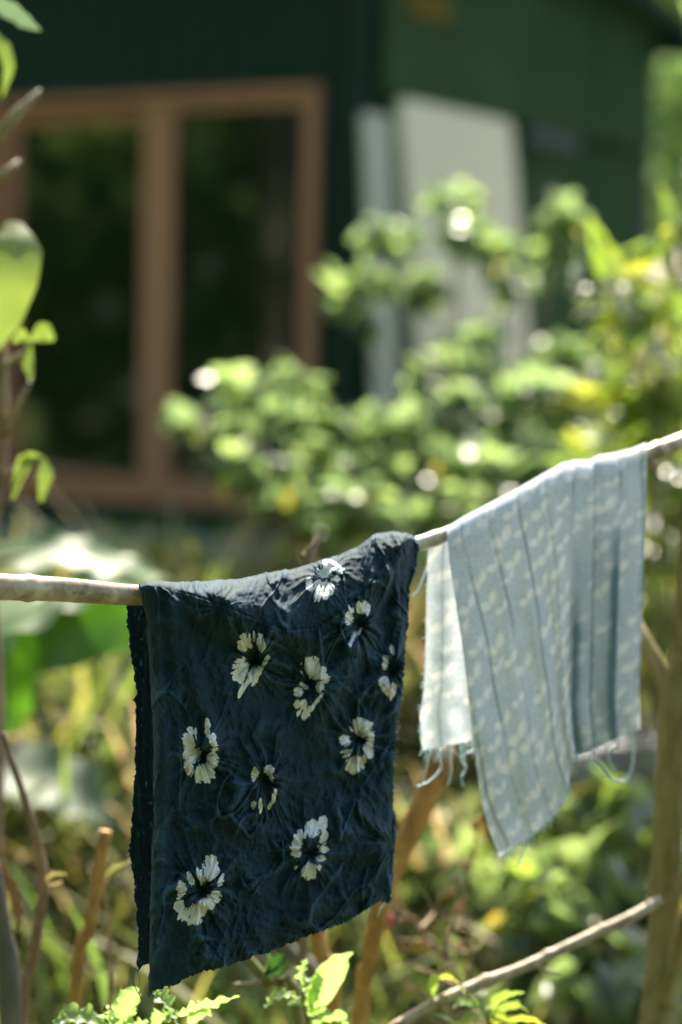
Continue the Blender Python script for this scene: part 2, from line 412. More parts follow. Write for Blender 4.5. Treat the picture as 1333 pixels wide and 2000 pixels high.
# dark bar standing in for the shadow under the ledge
s0, z0 = onplane(1010, 246, NR, RD, .03); s1, _ = onplane(1110, 268, NR, RD, .03)
mb = MB(); rbox(mb, s0, s1, zled - .07, zled - .008, .010, .075); mb.build('shadow_bar', M_edge, house)
# roof
s1_, zr = onplane(1255, 55, NR, RD, .1)
mb = MB()
o = C0 + LD * -.35 + RD * -.45
z0r = zr + .03
for (a, b) in [(0, 0)]:
    c = [C0 + RD * -.5 + NR * .16, C0 + RD * (TR + .10) + NR * .16, C0 + RD * (TR + .10) + LD * 6.2, C0 + RD * -.5 + LD * 6.2]
    zz = [z0r + .36, z0r - .02, z0r - .02, z0r + .36]
    lo = [Vector((p.x, p.y, z)) for p, z in zip(c, zz)]; hi = [p + UP * .05 for p in lo]
    mb.add(lo + hi, [(0, 3, 2, 1), (4, 5, 6, 7), (0, 1, 5, 4), (1, 2, 6, 5), (2, 3, 7, 6), (3, 0, 4, 7)])
mb.build('roof', M_roof, house)
mb = MB()
pA = C0 + RD * (TR + .05) + NR * .30 + UP * (z0r - .10); mb.box(pA, RD * .05, NR * -.3, UP * .08); mb.build('roof_beam', M_edge, house)
# back walls so that it is a closed house
mb = MB()
o = C0 + RD * TR; o.z = zB; mb.box(o, LD * 6, RD * .08, (0, 0, HT - zB - .02))
o = C0 + LD * 6; o.z = zB; mb.box(o, RD * TR, LD * .08, (0, 0, HT - zB - .02)); mb.build('back_wall', M_edge, house)
mb = MB(); o = C0 + LD * 6 + RD * .55; o.z = zB; mb.box(o, LD * -5.8, RD * .02, (0, 0, 2.3)); mb.build('inner_wall', M_dark, house)

# pale boards leaning on the right wall
def board_poly(name, corners, thick, mat, label, cat, radius=.035):
    """corners: 4 points (bl, br, tr, tl) of a slab, rounded top corners"""
    bl, brr, tr, tl = [Vector(c) for c in corners]; ux = (tr - tl).normalized(); uz = (tl - bl).normalized()
    n = ux.cross(uz).normalized(); prof = [bl, brr]
    for a in range(7):
        t = a / 6 * math.pi / 2; c = tr - ux * radius - uz * radius; prof.append(c + ux * radius * math.cos(t) + uz * radius * math.sin(t))
    for a in range(7):
        t = a / 6 * math.pi / 2; c = tl + ux * radius - uz * radius; prof.append(c - ux * radius * math.sin(t) + uz * radius * math.cos(t))
    k = len(prof); V = prof + [p - n * thick for p in prof]
    F = [tuple(range(k)), tuple(reversed(range(k, 2 * k)))] + [(i, k + i, k + (i + 1) % k, (i + 1) % k) for i in range(k)]
    o = link_mesh(name, V, F, mat, smooth=False, loc=tuple(bl)); tag(o, label, cat); return o
def wr(px, py, off):
    s, z = onplane(px, py, NR, RD, off); p = C0 + RD * s + NR * off; p.z = z; return p
tl = wr(784, 190, .09); tr = wr(1000, 238, .09)
bl = Vector((tl.x, tl.y, zB)); br_ = Vector((tr.x, tr.y, zB)); bl += NR * .16; br_ += NR * .16
board_poly('cream_board', (bl, br_, tr, tl), .03, M_cream, 'tall cream board with rounded top corners leaning on the green wall behind the bush', 'board')
tl = wr(712, 222, .06); tr = wr(772, 226, .06)
tl.z = tr.z = (tl.z + tr.z) / 2 - .0
bl = Vector((tl.x, tl.y, zB)) + NR * .10; br_ = Vector((tr.x, tr.y, zB)) + NR * .10
board_poly('grey_white_board', (bl, br_, tr, tl), .02, M_paleg, 'narrow grey-white board between the house corner and the cream board', 'board', .02)
s0, z0 = onplane(795, 40, NR, RD, .06); s1, z1 = onplane(880, 8, NR, RD, .06)
mb = MB(); rbox(mb, s0, s1, z0 + .02, z1 + .02, .053, .060); o = mb.build('yellow_sign', M_yellow); tag(o, 'small plain yellow plate high on the green side wall', 'sign')

# ------------------------------------------------------------------ foliage tools
def leaf_tpl(kind='ovate', nseg=5, fold=.18, curl=.25):
    """unit leaf along +X, width along Y, normal +Z"""
    t = np.linspace(0, 1, nseg + 1)
    if kind == 'ovate': wd = .42 * np.sin(math.pi * t ** .75) ** .8 * (1 - .25 * t)
    elif kind == 'lance': wd = .15 * np.sin(math.pi * t ** .8) ** .7
    elif kind == 'blade': wd = .025 * (1 - t) ** .5 + .004
    else: wd = .36 * np.sin(math.pi * t ** .6) ** .7
    wd[0] = .012; wd[-1] = .004
    z = -curl * t ** 2
    V = []
    for a, b, c in zip(t, wd, z):
        V += [(a, b, c + fold * b), (a, 0, c), (a, -b, c + fold * b)]
    F = []
    for i in range(nseg):
        q = 3 * i; F += [(q, q + 1, q + 4, q + 3), (q + 1, q + 2, q + 5, q + 4)]
    return np.array(V), np.array(F)
TPL = {k: leaf_tpl(k) for k in ('ovate', 'lance', 'round')}; TPL['small'] = leaf_tpl('ovate', 3); TPL['blade'] = leaf_tpl('blade', 4, 0, .35)

def frames(D, Nn):
    D = D / (np.linalg.norm(D, axis=1)[:, None] + 1e-9); Yv = np.cross(Nn, D); Yv /= np.linalg.norm(Yv, axis=1)[:, None] + 1e-9
    Zv = np.cross(D, Yv); return D, Yv, Zv
def scatter(tpl, Pn, D, Nn, sc):
    V0, F0 = tpl; D, Yv, Zv = frames(D, Nn)
    V = Pn[:, None, :] + sc[:, None, None] * (V0[None, :, 0:1] * D[:, None, :] + V0[None, :, 1:2] * Yv[:, None, :] + V0[None, :, 2:3] * Zv[:, None, :])
    F = F0[None] + (np.arange(len(Pn)) * len(V0))[:, None, None]
    return V.reshape(-1, 3), F.reshape(-1, 4)
leaf_meshes = {}
def leaf_mesh(kind, mat, var):
    key = (kind, mat.name, var)
    if key not in leaf_meshes:
        V, F = leaf_tpl({'small': 'ovate'}.get(kind, kind), 5, .12 + .1 * var, .1 + .2 * var)
        V = V.copy(); V[:, 1] *= 1 + .12 * (var - 1); V[:, 2] += .02 * np.sin(V[:, 0] * 9 + var)
        o = link_mesh('leaf', V, F, mat); me = o.data; bpy.data.objects.remove(o); leaf_meshes[key] = me
    return leaf_meshes[key]
def put_leaf(parent, p, d, n, s, kind, mat):
    o = bpy.data.objects.new('leaf', leaf_mesh(kind, mat, random.randrange(3))); COL.objects.link(o)
    d = Vector(d).normalized(); y = Vector(n).cross(d).normalized(); z = d.cross(y)
    wp = parent.location
    o.parent = parent; m = Matrix((d * s, y * s, z * s)).transposed().to_4x4(); m.translation = Vector(p) - wp; o.matrix_basis = m
    return o

def bush(name, label, cat, base, blobs, L, kind, mat, nobj=120, mat_stem=None, stems=None, group=None, droop=.35, seed=0, face_up=.9, spread=1.0, stem_r=.008):
    """blobs: (px,py,rx,ry,Y,depth,count)"""
    rs = np.random.RandomState(100 + seed)
    root = empty(name, base, label, cat, group)
    Ps = []; Ds = []; Ns = []
    tb = []
    for (px, py, rx, ry, Yc, dep, cnt) in blobs:
        c = np.array(P(px, py, Yc)); R = np.array([rx, 0, ry]) * Yc / FPX; R[1] = dep
        # side shoots: leaves sit along them
        b = np.array(base, float)
        mid = (b * .45 + c * .55) + np.array([rs.uniform(-.06, .06), rs.uniform(-.05, .05), .04])
        tb.append(tube([b + rs.uniform(-.03, .03, 3) * [1, 1, 0], mid, c], [stem_r, stem_r * .6, stem_r * .3], 6, .1, step=.08, seed=seed))
        ns = max(1, cnt // 7)
        for q in range(ns):
            u = rs.normal(size=3); u /= np.linalg.norm(u); r = rs.rand() ** .4
            tip = c + u * R * r; rootp = c + (tip - c) * .2 - np.array([0, 0, R[2] * .3])
            tb.append(tube([rootp, (rootp + tip) / 2 + [0, 0, .01], tip], [stem_r * .3, stem_r * .22, stem_r * .12], 4, 0))
            for h in range(7):
                f = .35 + .65 * h / 6; p = rootp * (1 - f) + tip * f; a = h * 2.4 + rs.rand()
                ax = (tip - rootp) / (np.linalg.norm(tip - rootp) + 1e-6)
                s1 = np.cross(ax, [.3, .2, 1]); s1 /= np.linalg.norm(s1); s2 = np.cross(ax, s1)
                d = (math.cos(a) * s1 + math.sin(a) * s2) * spread + ax * .5 + np.array([0, 0, -droop * rs.rand()]) + rs.normal(size=3) * .15
                n = np.array([0, 0, 1.]) * face_up * rs.uniform(.2, 1) + rs.normal(size=3) * .5
                Ps.append(p); Ds.append(d); Ns.append(n)
    V, F = tubes(tb); link_mesh('stems', V, F, mat_stem or M_twig, root)
    Ps = np.array(Ps); Ds = np.array(Ds); Ns = np.array(Ns); sc = L * rs.uniform(.6, 1.25, len(Ps))
    order = np.argsort(Ps[:, 1] - sc * 6); k = min(nobj, len(Ps))
    for i in order[:k]: put_leaf(root, Ps[i], Ds[i], Ns[i], sc[i], kind, mat)
    r = order[k:]
    if len(r):
        V, F = scatter(TPL['small' if kind == 'ovate' else kind], Ps[r], Ds[r], Ns[r], sc[r])
        tag(link_mesh('foliage', V, F, mat, root), kind='stuff')
    return root
def base_at(px, Y):
    x = P(px, 1500, Y).x; return (x, Y, tz(x, Y) if Y < 6.75 else zB)

# ------------------------------------------------------------------ background trees (beyond the house on the right, and left of the garden)
def tree(label, base, h, cr, n, leafs, seed, group, mat=None, lean=0, cat='tree'):
    rs = np.random.RandomState(seed); b = np.array(base, float); root = empty('tree', tuple(b), label, cat, group)
    tb = []; top = b + [lean, 0, h * .62]
    tb.append(tube([b, (b + top) / 2 + [.1, 0, 0], top, b + [lean, .1, h * .85]], [h * .022, h * .017, h * .012, h * .004], 8, .1, step=.3))
    cl = []
    for q in range(16):
        a = rs.rand() * 6.28; r = cr * rs.uniform(.25, .95); z = rs.uniform(.3, 1.0)
        c = b + [lean + r * math.cos(a) * (1.15 - .5 * abs(z - .55)), r * math.sin(a), h * z]
        st = b + (top - b) * min(1, z * .9)
        tb.append(tube([st, (st + c) / 2 + [0, 0, .1], c], [h * .007, h * .004, h * .002], 5, .1))
        cl.append(c)
    V, F = tubes(tb); link_mesh('trunk', V, F, M_grey, root)
    cl = np.array(cl); idx = rs.randint(0, 16, n)
    u = rs.normal(size=(n, 3)); u /= np.linalg.norm(u, axis=1)[:, None]
    Pn = cl[idx] + u * (rs.rand(n, 1) ** .5) * cr * .42 * np.array([1.1, 1.1, .75])
    D = rs.normal(size=(n, 3)) + [0, 0, -.3]; Nn = rs.normal(size=(n, 3)) * .6 + [0, 0, 1]
    V, F = scatter(TPL['small'], Pn, D, Nn, leafs * rs.uniform(.6, 1.3, n))
    tag(link_mesh('crown', V, F, mat or M_tree, root), kind='stuff')
    return root
TG = 'trees beyond the garden house'
tree('bright green tree right of the house corner post', (2.0, 14.2, .7), 5.2, 1.5, 3600, .16, 31, TG)
tree('tall pale tree far behind the roof edge', (3.9, 19.5, .7), 6.0, 2.2, 3200, .2, 32, TG)
tree('lower broad tree at the far right beyond the shrubs', (2.4, 11.8, .7), 2.6, 1.1, 3600, .13, 33, TG)
tree('far tree standing behind the others at the right', (5.2, 27, .7), 7.5, 3.2, 4200, .28, 34, TG)
# trees on the left of the garden: seen mirrored in the panes
for i, (x, y, h) in enumerate([(-5.2, 5.2, 4.6), (-7.6, 2.6, 5.4), (-9.4, 5.0, 6.0)]):
    tree(['dark tree mirrored in the left pane', 'dark tree mirrored in the right pane', 'tall tree mirrored behind the other two'][i], (x, y, .2), h, 1.9, 3600, .17, 40 + i, 'trees mirrored in the window', M_tree)

rs = np.random.RandomState(91); n = 15000  # leaf ring added out of view: cuts blue sky fill, bounces green light
a = np.radians(rs.uniform(118, 318, n)); rad_ = rs.uniform(7.5, 12, n); hz = rs.rand(n) ** .8 * (5.5 + 2.2 * noise3(a * 5, a * 0, 0, 5))
Pn = np.stack([rad_ * np.sin(a), 1.5 + rad_ * np.cos(a), hz], 1); D = rs.normal(size=(n, 3)); Nn = rs.normal(size=(n, 3)) * .6 + [0, 0, 1]
V, F = scatter(TPL['small'], Pn, D, Nn, rs.uniform(.3, .6, n))
tag(link_mesh('woodland', V, F, M_tree), 'dense green woodland added behind and beside the viewer to dim the sky fill', 'woodland', kind='stuff')

# ------------------------------------------------------------------ bushes
A = [(880,385,50,38,6.0,.12,26),(905,455,95,45,6.0,.15,44),(1110,425,55,45,6.0,.12,34),(1080,480,70,45,6.1,.12,28),(760,465,75,40,5.9,.12,30),(700,560,70,50,5.9,.15,44),
     (690,620,50,40,5.9,.1,20),(830,560,100,45,6.0,.15,50),(980,500,60,45,6.0,.12,26),(1010,560,40,45,6.1,.12,20),(930,660,70,45,6.1,.15,26),(880,720,100,50,6.1,.18,44),
     (1090,690,90,35,5.8,.12,40),(1050,770,110,50,5.9,.2,60),(900,810,120,50,6.0,.2,60),(1150,800,80,60,5.8,.2,50),(770,830,90,50,5.9,.2,56),(860,900,130,60,5.9,.25,80),
     (1020,900,120,60,5.9,.25,80),(950,990,150,60,5.9,.25,90),(1120,960,90,70,5.8,.2,60),(720,930,90,60,5.9,.2,56),(750,1010,90,50,5.9,.2,50),(1010,1080,160,60,5.8,.2,60)]
bush('garden_bush', 'tall leafy green bush in front of the cream board, glinting leaves', 'bush', base_at(930, 5.6), [(a, b, c, d, 6.2 - (b - 385) / 690 * 1.05, f * .8, int(g_ * 1.5)) for (a, b, c, d, e, f, g_) in A], .058, 'ovate', M_leaf, 300, seed=1)
B = [(385,800,48,45,5.7,.12,28),(460,755,55,35,5.7,.12,30),(565,755,60,40,5.7,.12,34),(550,830,60,45,5.7,.12,30),(480,835,55,35,5.7,.1,22),(480,900,60,45,5.7,.15,36),(590,900,70,50,5.7,.15,44),
     (630,830,50,45,5.8,.12,28),(560,980,70,40,5.7,.15,26),(660,980,60,50,5.8,.15,30),(640,1040,80,35,5.8,.15,22),(520,860,40,40,5.7,.12,16)]
bush('garden_bush', 'lower leafy bush before the right window pane with one yellow leaf', 'bush', base_at(600, 5.2), [(a, b, c, d, 5.5 - (b - 755) / 290 * .4, f * .8, int(g_ * 1.2)) for (a, b, c, d, e, f, g_) in B], .062, 'ovate', M_leaf, 220, seed=2)
Cc = [(1200,560,55,30,4.5,.06,14),(1290,560,60,50,4.5,.08,20),(1310,650,60,50,4.6,.1,26),(1230,620,50,30,4.5,.06,12),(1270,740,70,45,4.6,.1,30),(1200,790,60,40,4.7,.1,22),(1320,780,50,60,4.6,.1,30),
      (1290,880,70,60,4.7,.1,40),(1200,880,60,50,4.8,.1,26),(1320,480,40,40,4.5,.06,10),(1150,900,50,50,4.9,.1,20)]
cb = bush('lanceleaf_shrub', 'yellow-green shrub with long pointed leaves and white flower clusters at right edge', 'shrub', base_at(1330, 4.6), Cc, .11, 'lance', M_leafyel, 200, M_greenstem, seed=13, spread=1.3)
rs = np.random.RandomState(5)
for (px, py) in [(1130,560),(1190,560),(1200,590),(1225,635),(1240,600),(1270,660),(1290,690),(1180,715),(1240,700),(1310,720),(1215,570)]:
    c = np.array(P(px, py, 4.45)); Pn = c + rs.normal(size=(9, 3)) * .012; D = rs.normal(size=(9, 3)) + [0, 0, .6]; Nn = rs.normal(size=(9, 3))
    V, F = scatter(TPL['small'], Pn, D, Nn, np.full(9, .022)); link_mesh('flower_cluster', V, F, M_flower, cb)
Dd = [(1300,980,60,60,4.8,.1,26),(1300,1080,60,60,4.8,.12,40),(1300,1180,60,60,4.8,.12,36),(1290,1280,50,60,4.9,.12,24),(1240,1100,60,60,5.0,.12,26),(1310,1330,50,50,4.9,.1,16),(1230,1200,60,60,5.1,.12,24)]
bush('garden_shrub', 'bright green shrub seen between the pale cloth and the tree fork', 'shrub', base_at(1290, 4.85), Dd, .07, 'ovate', M_leafyel, 150, seed=4)
E = [(1200,1550,90,50,4.3,.12,60),(1090,1600,80,45,4.3,.12,46),(1160,1660,110,50,4.2,.12,70),(1040,1700,70,45,4.2,.12,40),(1230,1730,70,50,4.2,.12,50),(1110,1780,110,50,4.1,.12,60),(1290,1600,50,70,4.4,.12,40),
     (980,1780,70,50,4.2,.12,36),(1190,1850,100,50,4.0,.12,56),(1070,1900,100,50,4.0,.12,50),(1250,1940,90,50,3.9,.12,50),(1310,1800,40,80,4.1,.1,40)]
bush('low_shrub', 'dense low shrub with glinting mixed green and orange leaves behind the fallen stick', 'shrub', base_at(1150, 4.2), E, .062, 'ovate', M_leafmix, 300, seed=5)
Fb = [(840,1680,60,45,4.4,.12,40),(800,1610,50,40,4.5,.1,14),(900,1620,50,45,4.5,.1,20),(850,1760,60,45,4.3,.12,36),(930,1700,50,45,4.3,.12,28),(900,1850,70,45,4.2,.12,30),(800,1950,70,45,4.2,.1,20),(960,1960,80,40,4.0,.12,36)]
bush('low_shrub', 'sparse low shrub with white glints under the gap between both cloths', 'shrub', base_at(870, 4.35), Fb, .062, 'ovate', M_leafmix, 160, seed=6)
Gb = [(60,1720,70,60,4.6,.15,36),(150,1800,80,60,4.5,.15,50),(230,1880,80,60,4.4,.15,50),(80,1900,90,60,4.4,.15,50),(200,1700,60,50,4.6,.12,30),(380,1960,100,50,4.2,.15,50),(520,1960,100,50,4.2,.12,40)]
bush('low_shrub', 'dark green low shrub beneath the left pole end', 'shrub', base_at(160, 4.6), Gb, .075, 'ovate', M_leafdark, 200, seed=7)
Hb = [(250,1110,70,25,6.2,.12,26),(330,1080,60,30,6.2,.12,26),(430,1130,60,30,6.0,.12,24),(560,1100,60,40,6.0,.12,20),(700,1110,70,40,6.0,.12,30)]
bush('low_shrub', 'pale low plants on the bank before the terrace, above the dark cloth', 'shrub', base_at(420, 6.1), Hb, .06, 'ovate', M_leafyel, 100, seed=8)

# grassy clumps on the bank at the left
def clump(px, Y, h, n, mat, label, seed, wid=.25, name='grass_clump', cat='grass clump'):
    rs = np.random.RandomState(seed); b = np.array(base_at(px, Y)); root = empty(name, tuple(b), label, cat, 'grass clumps on the bank')
    Pn = b + rs.normal(size=(n, 3)) * [wid * .5, wid * .4, 0]; a = rs.rand(n) * 6.28; el = rs.uniform(.5, 1.45, n)
    D = np.stack([np.cos(a) * np.cos(el), np.sin(a) * np.cos(el), np.sin(el)], 1); Nn = np.stack([-np.cos(a) * np.sin(el), -np.sin(a) * np.sin(el), np.cos(el)], 1)
    V0, F0 = TPL['blade']; V0 = V0.copy(); V0[:, 1] *= .9
    V, F = scatter((V0, F0), Pn, D, Nn, h * rs.uniform(.5, 1.1, n)); tag(link_mesh('blades', V, F, mat, root), kind='stuff')
for i, (px, Y, h, n, m_) in enumerate([(30, 5.4, .5, 120, M_dry), (180, 5.2, .5, 150, M_grass), (300, 5.4, .5, 120, M_dry), (100, 4.7, .45, 120, M_grass), (250, 4.6, .45, 140, M_dry), (420, 5.0, .5, 100, M_grass),
                                       (800, 5.2, .5, 110, M_dry), (900, 5.4, .4, 90, M_grass), (600, 5.2, .5, 90, M_dry), (-30, 5.0, .45, 90, M_grass), (340, 4.2, .4, 90, M_grass), (740, 4.5, .35, 90, M_dry)]):
    clump(px, Y, h, n, m_, ['dry tan grass clump at the far left of the bank', 'olive grass clump under the banana leaf', 'dry yellow grass clump beside the dark cloth', 'green grass clump low at the left',
          'tan and pink dry clump left of the dark cloth', 'grass clump hidden behind the dark cloth', 'dry clump in the gap between the two cloths', 'green clump behind the pale cloth', 'dry clump behind the dark cloth',
          'grass clump at the left frame edge', 'small green clump by the orange stick', 'small dry clump by the orange prop'][i], 60 + i, .45)
# grass over the ground
rs = np.random.RandomState(77); n = 16000
gx = rs.uniform(-1.3, 1.6, n); gy = rs.uniform(3.6, 6.7, n); gz = terr(gy, gx)
a = rs.rand(n) * 6.28; el = rs.uniform(.6, 1.5, n)
D = np.stack([np.cos(a) * np.cos(el), np.sin(a) * np.cos(el), np.sin(el)], 1); Nn = np.stack([-np.cos(a) * np.sin(el), -np.sin(a) * np.sin(el), np.cos(el)], 1)
V0, F0 = leaf_tpl('blade', 2, 0, .3)
V, F = scatter((V0, F0), np.stack([gx, gy, gz - .01], 1), D, Nn, rs.uniform(.08, .22, n))
tag(link_mesh('grass', V, F, M_grass), 'mixed green and tan grass covering the sloping bank', 'grass', kind='stuff')

# concrete edging crossing the bank at the right
q0 = P(1040, 1482, 4.65); q1 = P(1420, 1428, 4.8)
mb = MB(); d = (q1 - q0); mb.box(q0 - UP * .065, d, Vector((.01, .16, 0)), UP * .065)
o = mb.build('concrete_edging', M_conc, bevel=.01); tag(o, 'grey concrete edging strip across the bank right of the pale cloth', 'edging')
mb = MB()
for (xa, f) in ((.1, 0), (.8, 1)):
    pp = q0 + d * xa; mb.box((pp.x, pp.y + .04, tz(pp.x, pp.y) - .05), (.06, 0, 0), (0, .06, 0), (0, 0, pp.z - .065 - tz(pp.x, pp.y) + .052))
mb.build('support', M_conc, o)

# ------------------------------------------------------------------ banana plant at left
def big_leaf(parent, mid_px, widths, mat, tilt=0., fold=.25, name='leaf', Nw=9, wav=.01, seed=0, lobes=0, ref=None):
    """mid_px : (px,py,Y) along midrib, widths half width (m). tilt rotates width vector around the rib"""
    rs = np.random.RandomState(seed)
    C = np.array([P(*m) for m in mid_px]); n = len(C); m = 44 if lobes else 26
    t = np.linspace(0, n - 1, m); Cc = np.array([np.interp(t, np.arange(n), C[:, k]) for k in range(3)]).T
    for _ in range(3): Cc[1:-1] = (Cc[:-2] + 2 * Cc[1:-1] + Cc[2:]) / 4
    W = np.interp(t, np.arange(n), widths)
    if lobes: W = W * (1 + .10 * np.sin(np.linspace(0, lobes * 2 * math.pi, m) + rs.rand() * 6) + .05 * rs.normal(size=m))
    T = np.gradient(Cc, axis=0); T /= np.linalg.norm(T, axis=1)[:, None]
    S0 = np.cross(T, [0, 0, 1.]); S0 /= np.linalg.norm(S0, axis=1)[:, None] + 1e-9; U0 = np.cross(S0, T)
    if ref is not None:
        S0 = np.array(ref) - T * (T @ np.array(ref))[:, None]; S0 /= np.linalg.norm(S0, axis=1)[:, None]; U0 = np.cross(S0, T)
    Sv = S0 * math.cos(tilt) + U0 * math.sin(tilt); Uv = np.cross(Sv, T)
    x = np.linspace(-1, 1, Nw)
    V = Cc[:, None] + (W[:, None] * x[None])[..., None] * Sv[:, None] + (fold * W[:, None] * (np.abs(x) ** 1.3)[None])[..., None] * Uv[:, None]
    ph = rs.rand() * 6
    V += (wav * np.sin(np.linspace(0, 30, m)[:, None] + ph + 2 * x[None]) * np.abs(x)[None] ** 2 * np.minimum(1, W / W.max() * 1.5)[:, None])[..., None] * Uv[:, None]
    if lobes: V += (.35 * W.max() * (worley(np.linspace(0, 9, m)[:, None] + 0 * x[None], 3.5 * np.abs(x)[None] + np.linspace(0, 9, m)[:, None] * .5, seed)[0] - .4))[..., None] * Uv[:, None] * .45
    return link_mesh(name, V.reshape(-1, 3), gridF(m, Nw), mat, parent)
bb = base_at(-140, 4.2)
ban = empty('banana_plant', bb, 'banana plant with broad glossy arching leaves under the left pole end', 'plant')
V, F = tube([bb, Vector(bb) + Vector((.02, -.05, .3)), P(-160, 1350, 4.1)], [.06, .05, .035], 12, .05, step=.05); link_mesh('stalk', V, F, M_greenstem, ban)
big_leaf(ban, [(-170, 1290, 4.1), (-60, 1120, 4.1), (60, 1078, 4.1), (160, 1085, 4.1), (260, 1110, 4.15), (330, 1135, 4.2)], [.02, .05, .055, .055, .04, .01], M_banana, -.50, .15, seed=1)
big_leaf(ban, [(-170, 1310, 4.2), (-60, 1230, 4.0), (60, 1180, 4.0), (170, 1150, 4.0), (270, 1135, 4.0)], [.02, .05, .06, .045, .01], M_banana, -.55, .10, seed=9)
big_leaf(ban, [(-170, 1300, 4.1), (-110, 1215, 3.8), (-20, 1195, 3.7), (60, 1195, 3.65), (140, 1170, 3.65)], [.02, .07, .085, .06, .01], M_banana, -.50, -.1, seed=2)
big_leaf(ban, [(-150, 1330, 4.2), (-60, 1255, 4.1), (60, 1235, 4.0), (170, 1215, 4.0), (260, 1215, 4.0), (310, 1230, 4.0)], [.02, .06, .08, .07, .045, .01], M_banana, -1.25, .1, seed=10)
big_leaf(ban, [(-170, 1340, 4.2), (-100, 1280, 4.0), (-20, 1290, 3.9), (25, 1350, 3.8), (30, 1430, 3.8)], [.02, .07, .07, .05, .01], M_banana, -1.1, .1, seed=3)
big_leaf(ban, [(-170, 1400, 4.3), (-60, 1500, 4.3), (60, 1520, 4.3), (150, 1550, 4.3), (230, 1620, 4.3)], [.02, .07, .09, .08, .01], M_leafgrey, -.5, .2, seed=4)
for m_ in [[(-170, 1290, 4.1), (-60, 1120, 4.1), (60, 1078, 4.1)], [(-170, 1300, 4.1), (-110, 1215, 3.8), (-20, 1195, 3.7)]]:
    V, F = tube([P(*q) - UP * .006 for q in m_], [.012, .01, .006], 8, 0, step=.03); link_mesh('midrib', V, F, M_greenstem, ban)

# ------------------------------------------------------------------ climbing stem at the left edge
lb = base_at(-40, 3.3)
cl = empty('left_climber', lb, 'thin brown climber with large bright leaf along the left edge', 'plant')
V, F = tube([lb, P(-10, 1500, 3.3), P(-25, 1100, 3.3), P(2, 900, 3.3), P(0, 700, 3.3), P(-35, 500, 3.3), P(-30, 280, 3.3), P(-40, 100, 3.3), P(-30, -60, 3.3)], [.014, .013, .012, .011, .010, .009, .007, .006, .004], 9, .15, step=.03, seed=4)
link_mesh('stem', V, F, M_twig, cl)
tw = [tube([P(0, 880, 3.3), P(30, 800, 3.28), P(60, 745, 3.25)], [.006, .005, .003], 6, .1), tube([P(-5, 270, 3.3), P(40, 215, 3.3), P(80, 175, 3.3)], [.009, .007, .002], 6, .1), tube([P(-5, 350, 3.3), P(40, 315, 3.3)], [.007, .004], 6, .1),
      tube([P(0, 720, 3.3), P(45, 690, 3.26), P(62, 664, 3.25)], [.005, .003, .002], 6, .1), tube([P(0, 940, 3.3), P(50, 900, 3.26), P(85, 895, 3.25)], [.004, .003, .002], 6, .1)]
for V, F in tw: link_mesh('side_twig', V, F, M_stick, cl)
big_leaf(cl, [(30, 432, 3.25), (32, 475, 3.22), (22, 540, 3.2), (0, 620, 3.2), (-28, 705, 3.2)], [.010, .036, .037, .030, .004], M_lime, .15, .12, seed=6, wav=.001, ref=(1, .1, 0))
big_leaf(cl, [(-60, -30, 3.2), (-10, 10, 3.2), (40, 40, 3.2), (80, 60, 3.2)], [.01, .045, .045, .005], M_leafgrey, .2, .1, seed=7, wav=.001)
big_leaf(cl, [(-20, 60, 3.3), (8, 90, 3.3), (20, 130, 3.3), (5, 190, 3.3)], [.004, .010, .008, .001], M_lime, .2, .1, seed=8, wav=.001, ref=(1, .2, 0))
for i, (m_, wv) in enumerate([([(60,664,3.25),(45,650,3.25),(25,668,3.25)], .014), ([(62,664,3.25),(85,648,3.25),(106,664,3.25)], .014), ([(60,670,3.25),(55,705,3.25),(62,740,3.25)], .010),
                     ([(85,893,3.25),(50,900,3.25),(25,975,3.25)], .013), ([(85,893,3.25),(92,925,3.25),(80,980,3.25)], .013), ([(85,893,3.25),(60,890,3.25),(40,905,3.25)], .012)]):
    big_leaf(cl, m_, [.003, wv, .003], M_lime, .35, .2, seed=20 + i, Nw=5, wav=.001, ref=((1, .3, 0) if abs(m_[0][1] - m_[-1][1]) > 30 else (0, -.5, 1)))

# ------------------------------------------------------------------ pole plane and pole
PA = Vector((P(0, 1145, 2.38).x, 2.38, 0)); PB = Vector((P(1333, 860, 2.97).x, 2.97, 0))
PD = (PB - PA).normalized(); PN = Vector((PD.y, -PD.x, 0))
nPN = np.array(PN); nPA = np.array(PA); nEYE = np.array(EYE)
def Q(px, py, off=0.):
    r = raydir(px, py); off = np.asarray(off, float)
    t = ((nPA - nEYE) @ nPN + off) / (r @ nPN)
    return nEYE + r * t[..., None]
cen = [(-700,1150),(-300,1140),(-100,1140),(0,1146),(130,1152),(265,1162),(400,1160),(520,1142),(640,1112),(740,1082),(840,1055),(900,1030),(980,990),(1060,946),(1120,920),(1200,904),(1265,886),(1333,862),(1430,822),(1600,760)]
rpx = [27, 27, 26, 26, 24, 20.5, 18, 15, 14, 14, 15, 13, 12, 12, 12, 13, 15.5, 17, 17, 16]
ctr = [Q(*c) for c in cen]; rad = [r * c[1] / FPX for r, c in zip(rpx, ctr)]
Lp = [0] + list(np.cumsum([np.linalg.norm(ctr[i + 1] - ctr[i]) for i in range(len(ctr) - 1)]))
def frac(px): return float(np.interp(px, [c[0] for c in cen], Lp)) / Lp[-1]
V, F = tube(ctr, rad, 24, .02, nodes=[(frac(60), .0022, .006), (frac(64), -.001, .003), (frac(848), .0010, .004), (frac(1283), .0018, .007), (frac(-250), .002, .006), (frac(560), .001, .005), (frac(1420), .0015, .006)], step=.005)
pole = link_mesh('bamboo_pole', V, F, M_bamboo); tag(pole, 'long pale mottled bamboo pole carrying both dyed cloths', 'pole')
V, F = tube([P(1262, 896, 2.93), P(1275, 905, 2.925), P(1283, 912, 2.92)], [.004, .006, .002], 8, .2, step=.002); link_mesh('twig_stub', V, F, M_twig, pole)

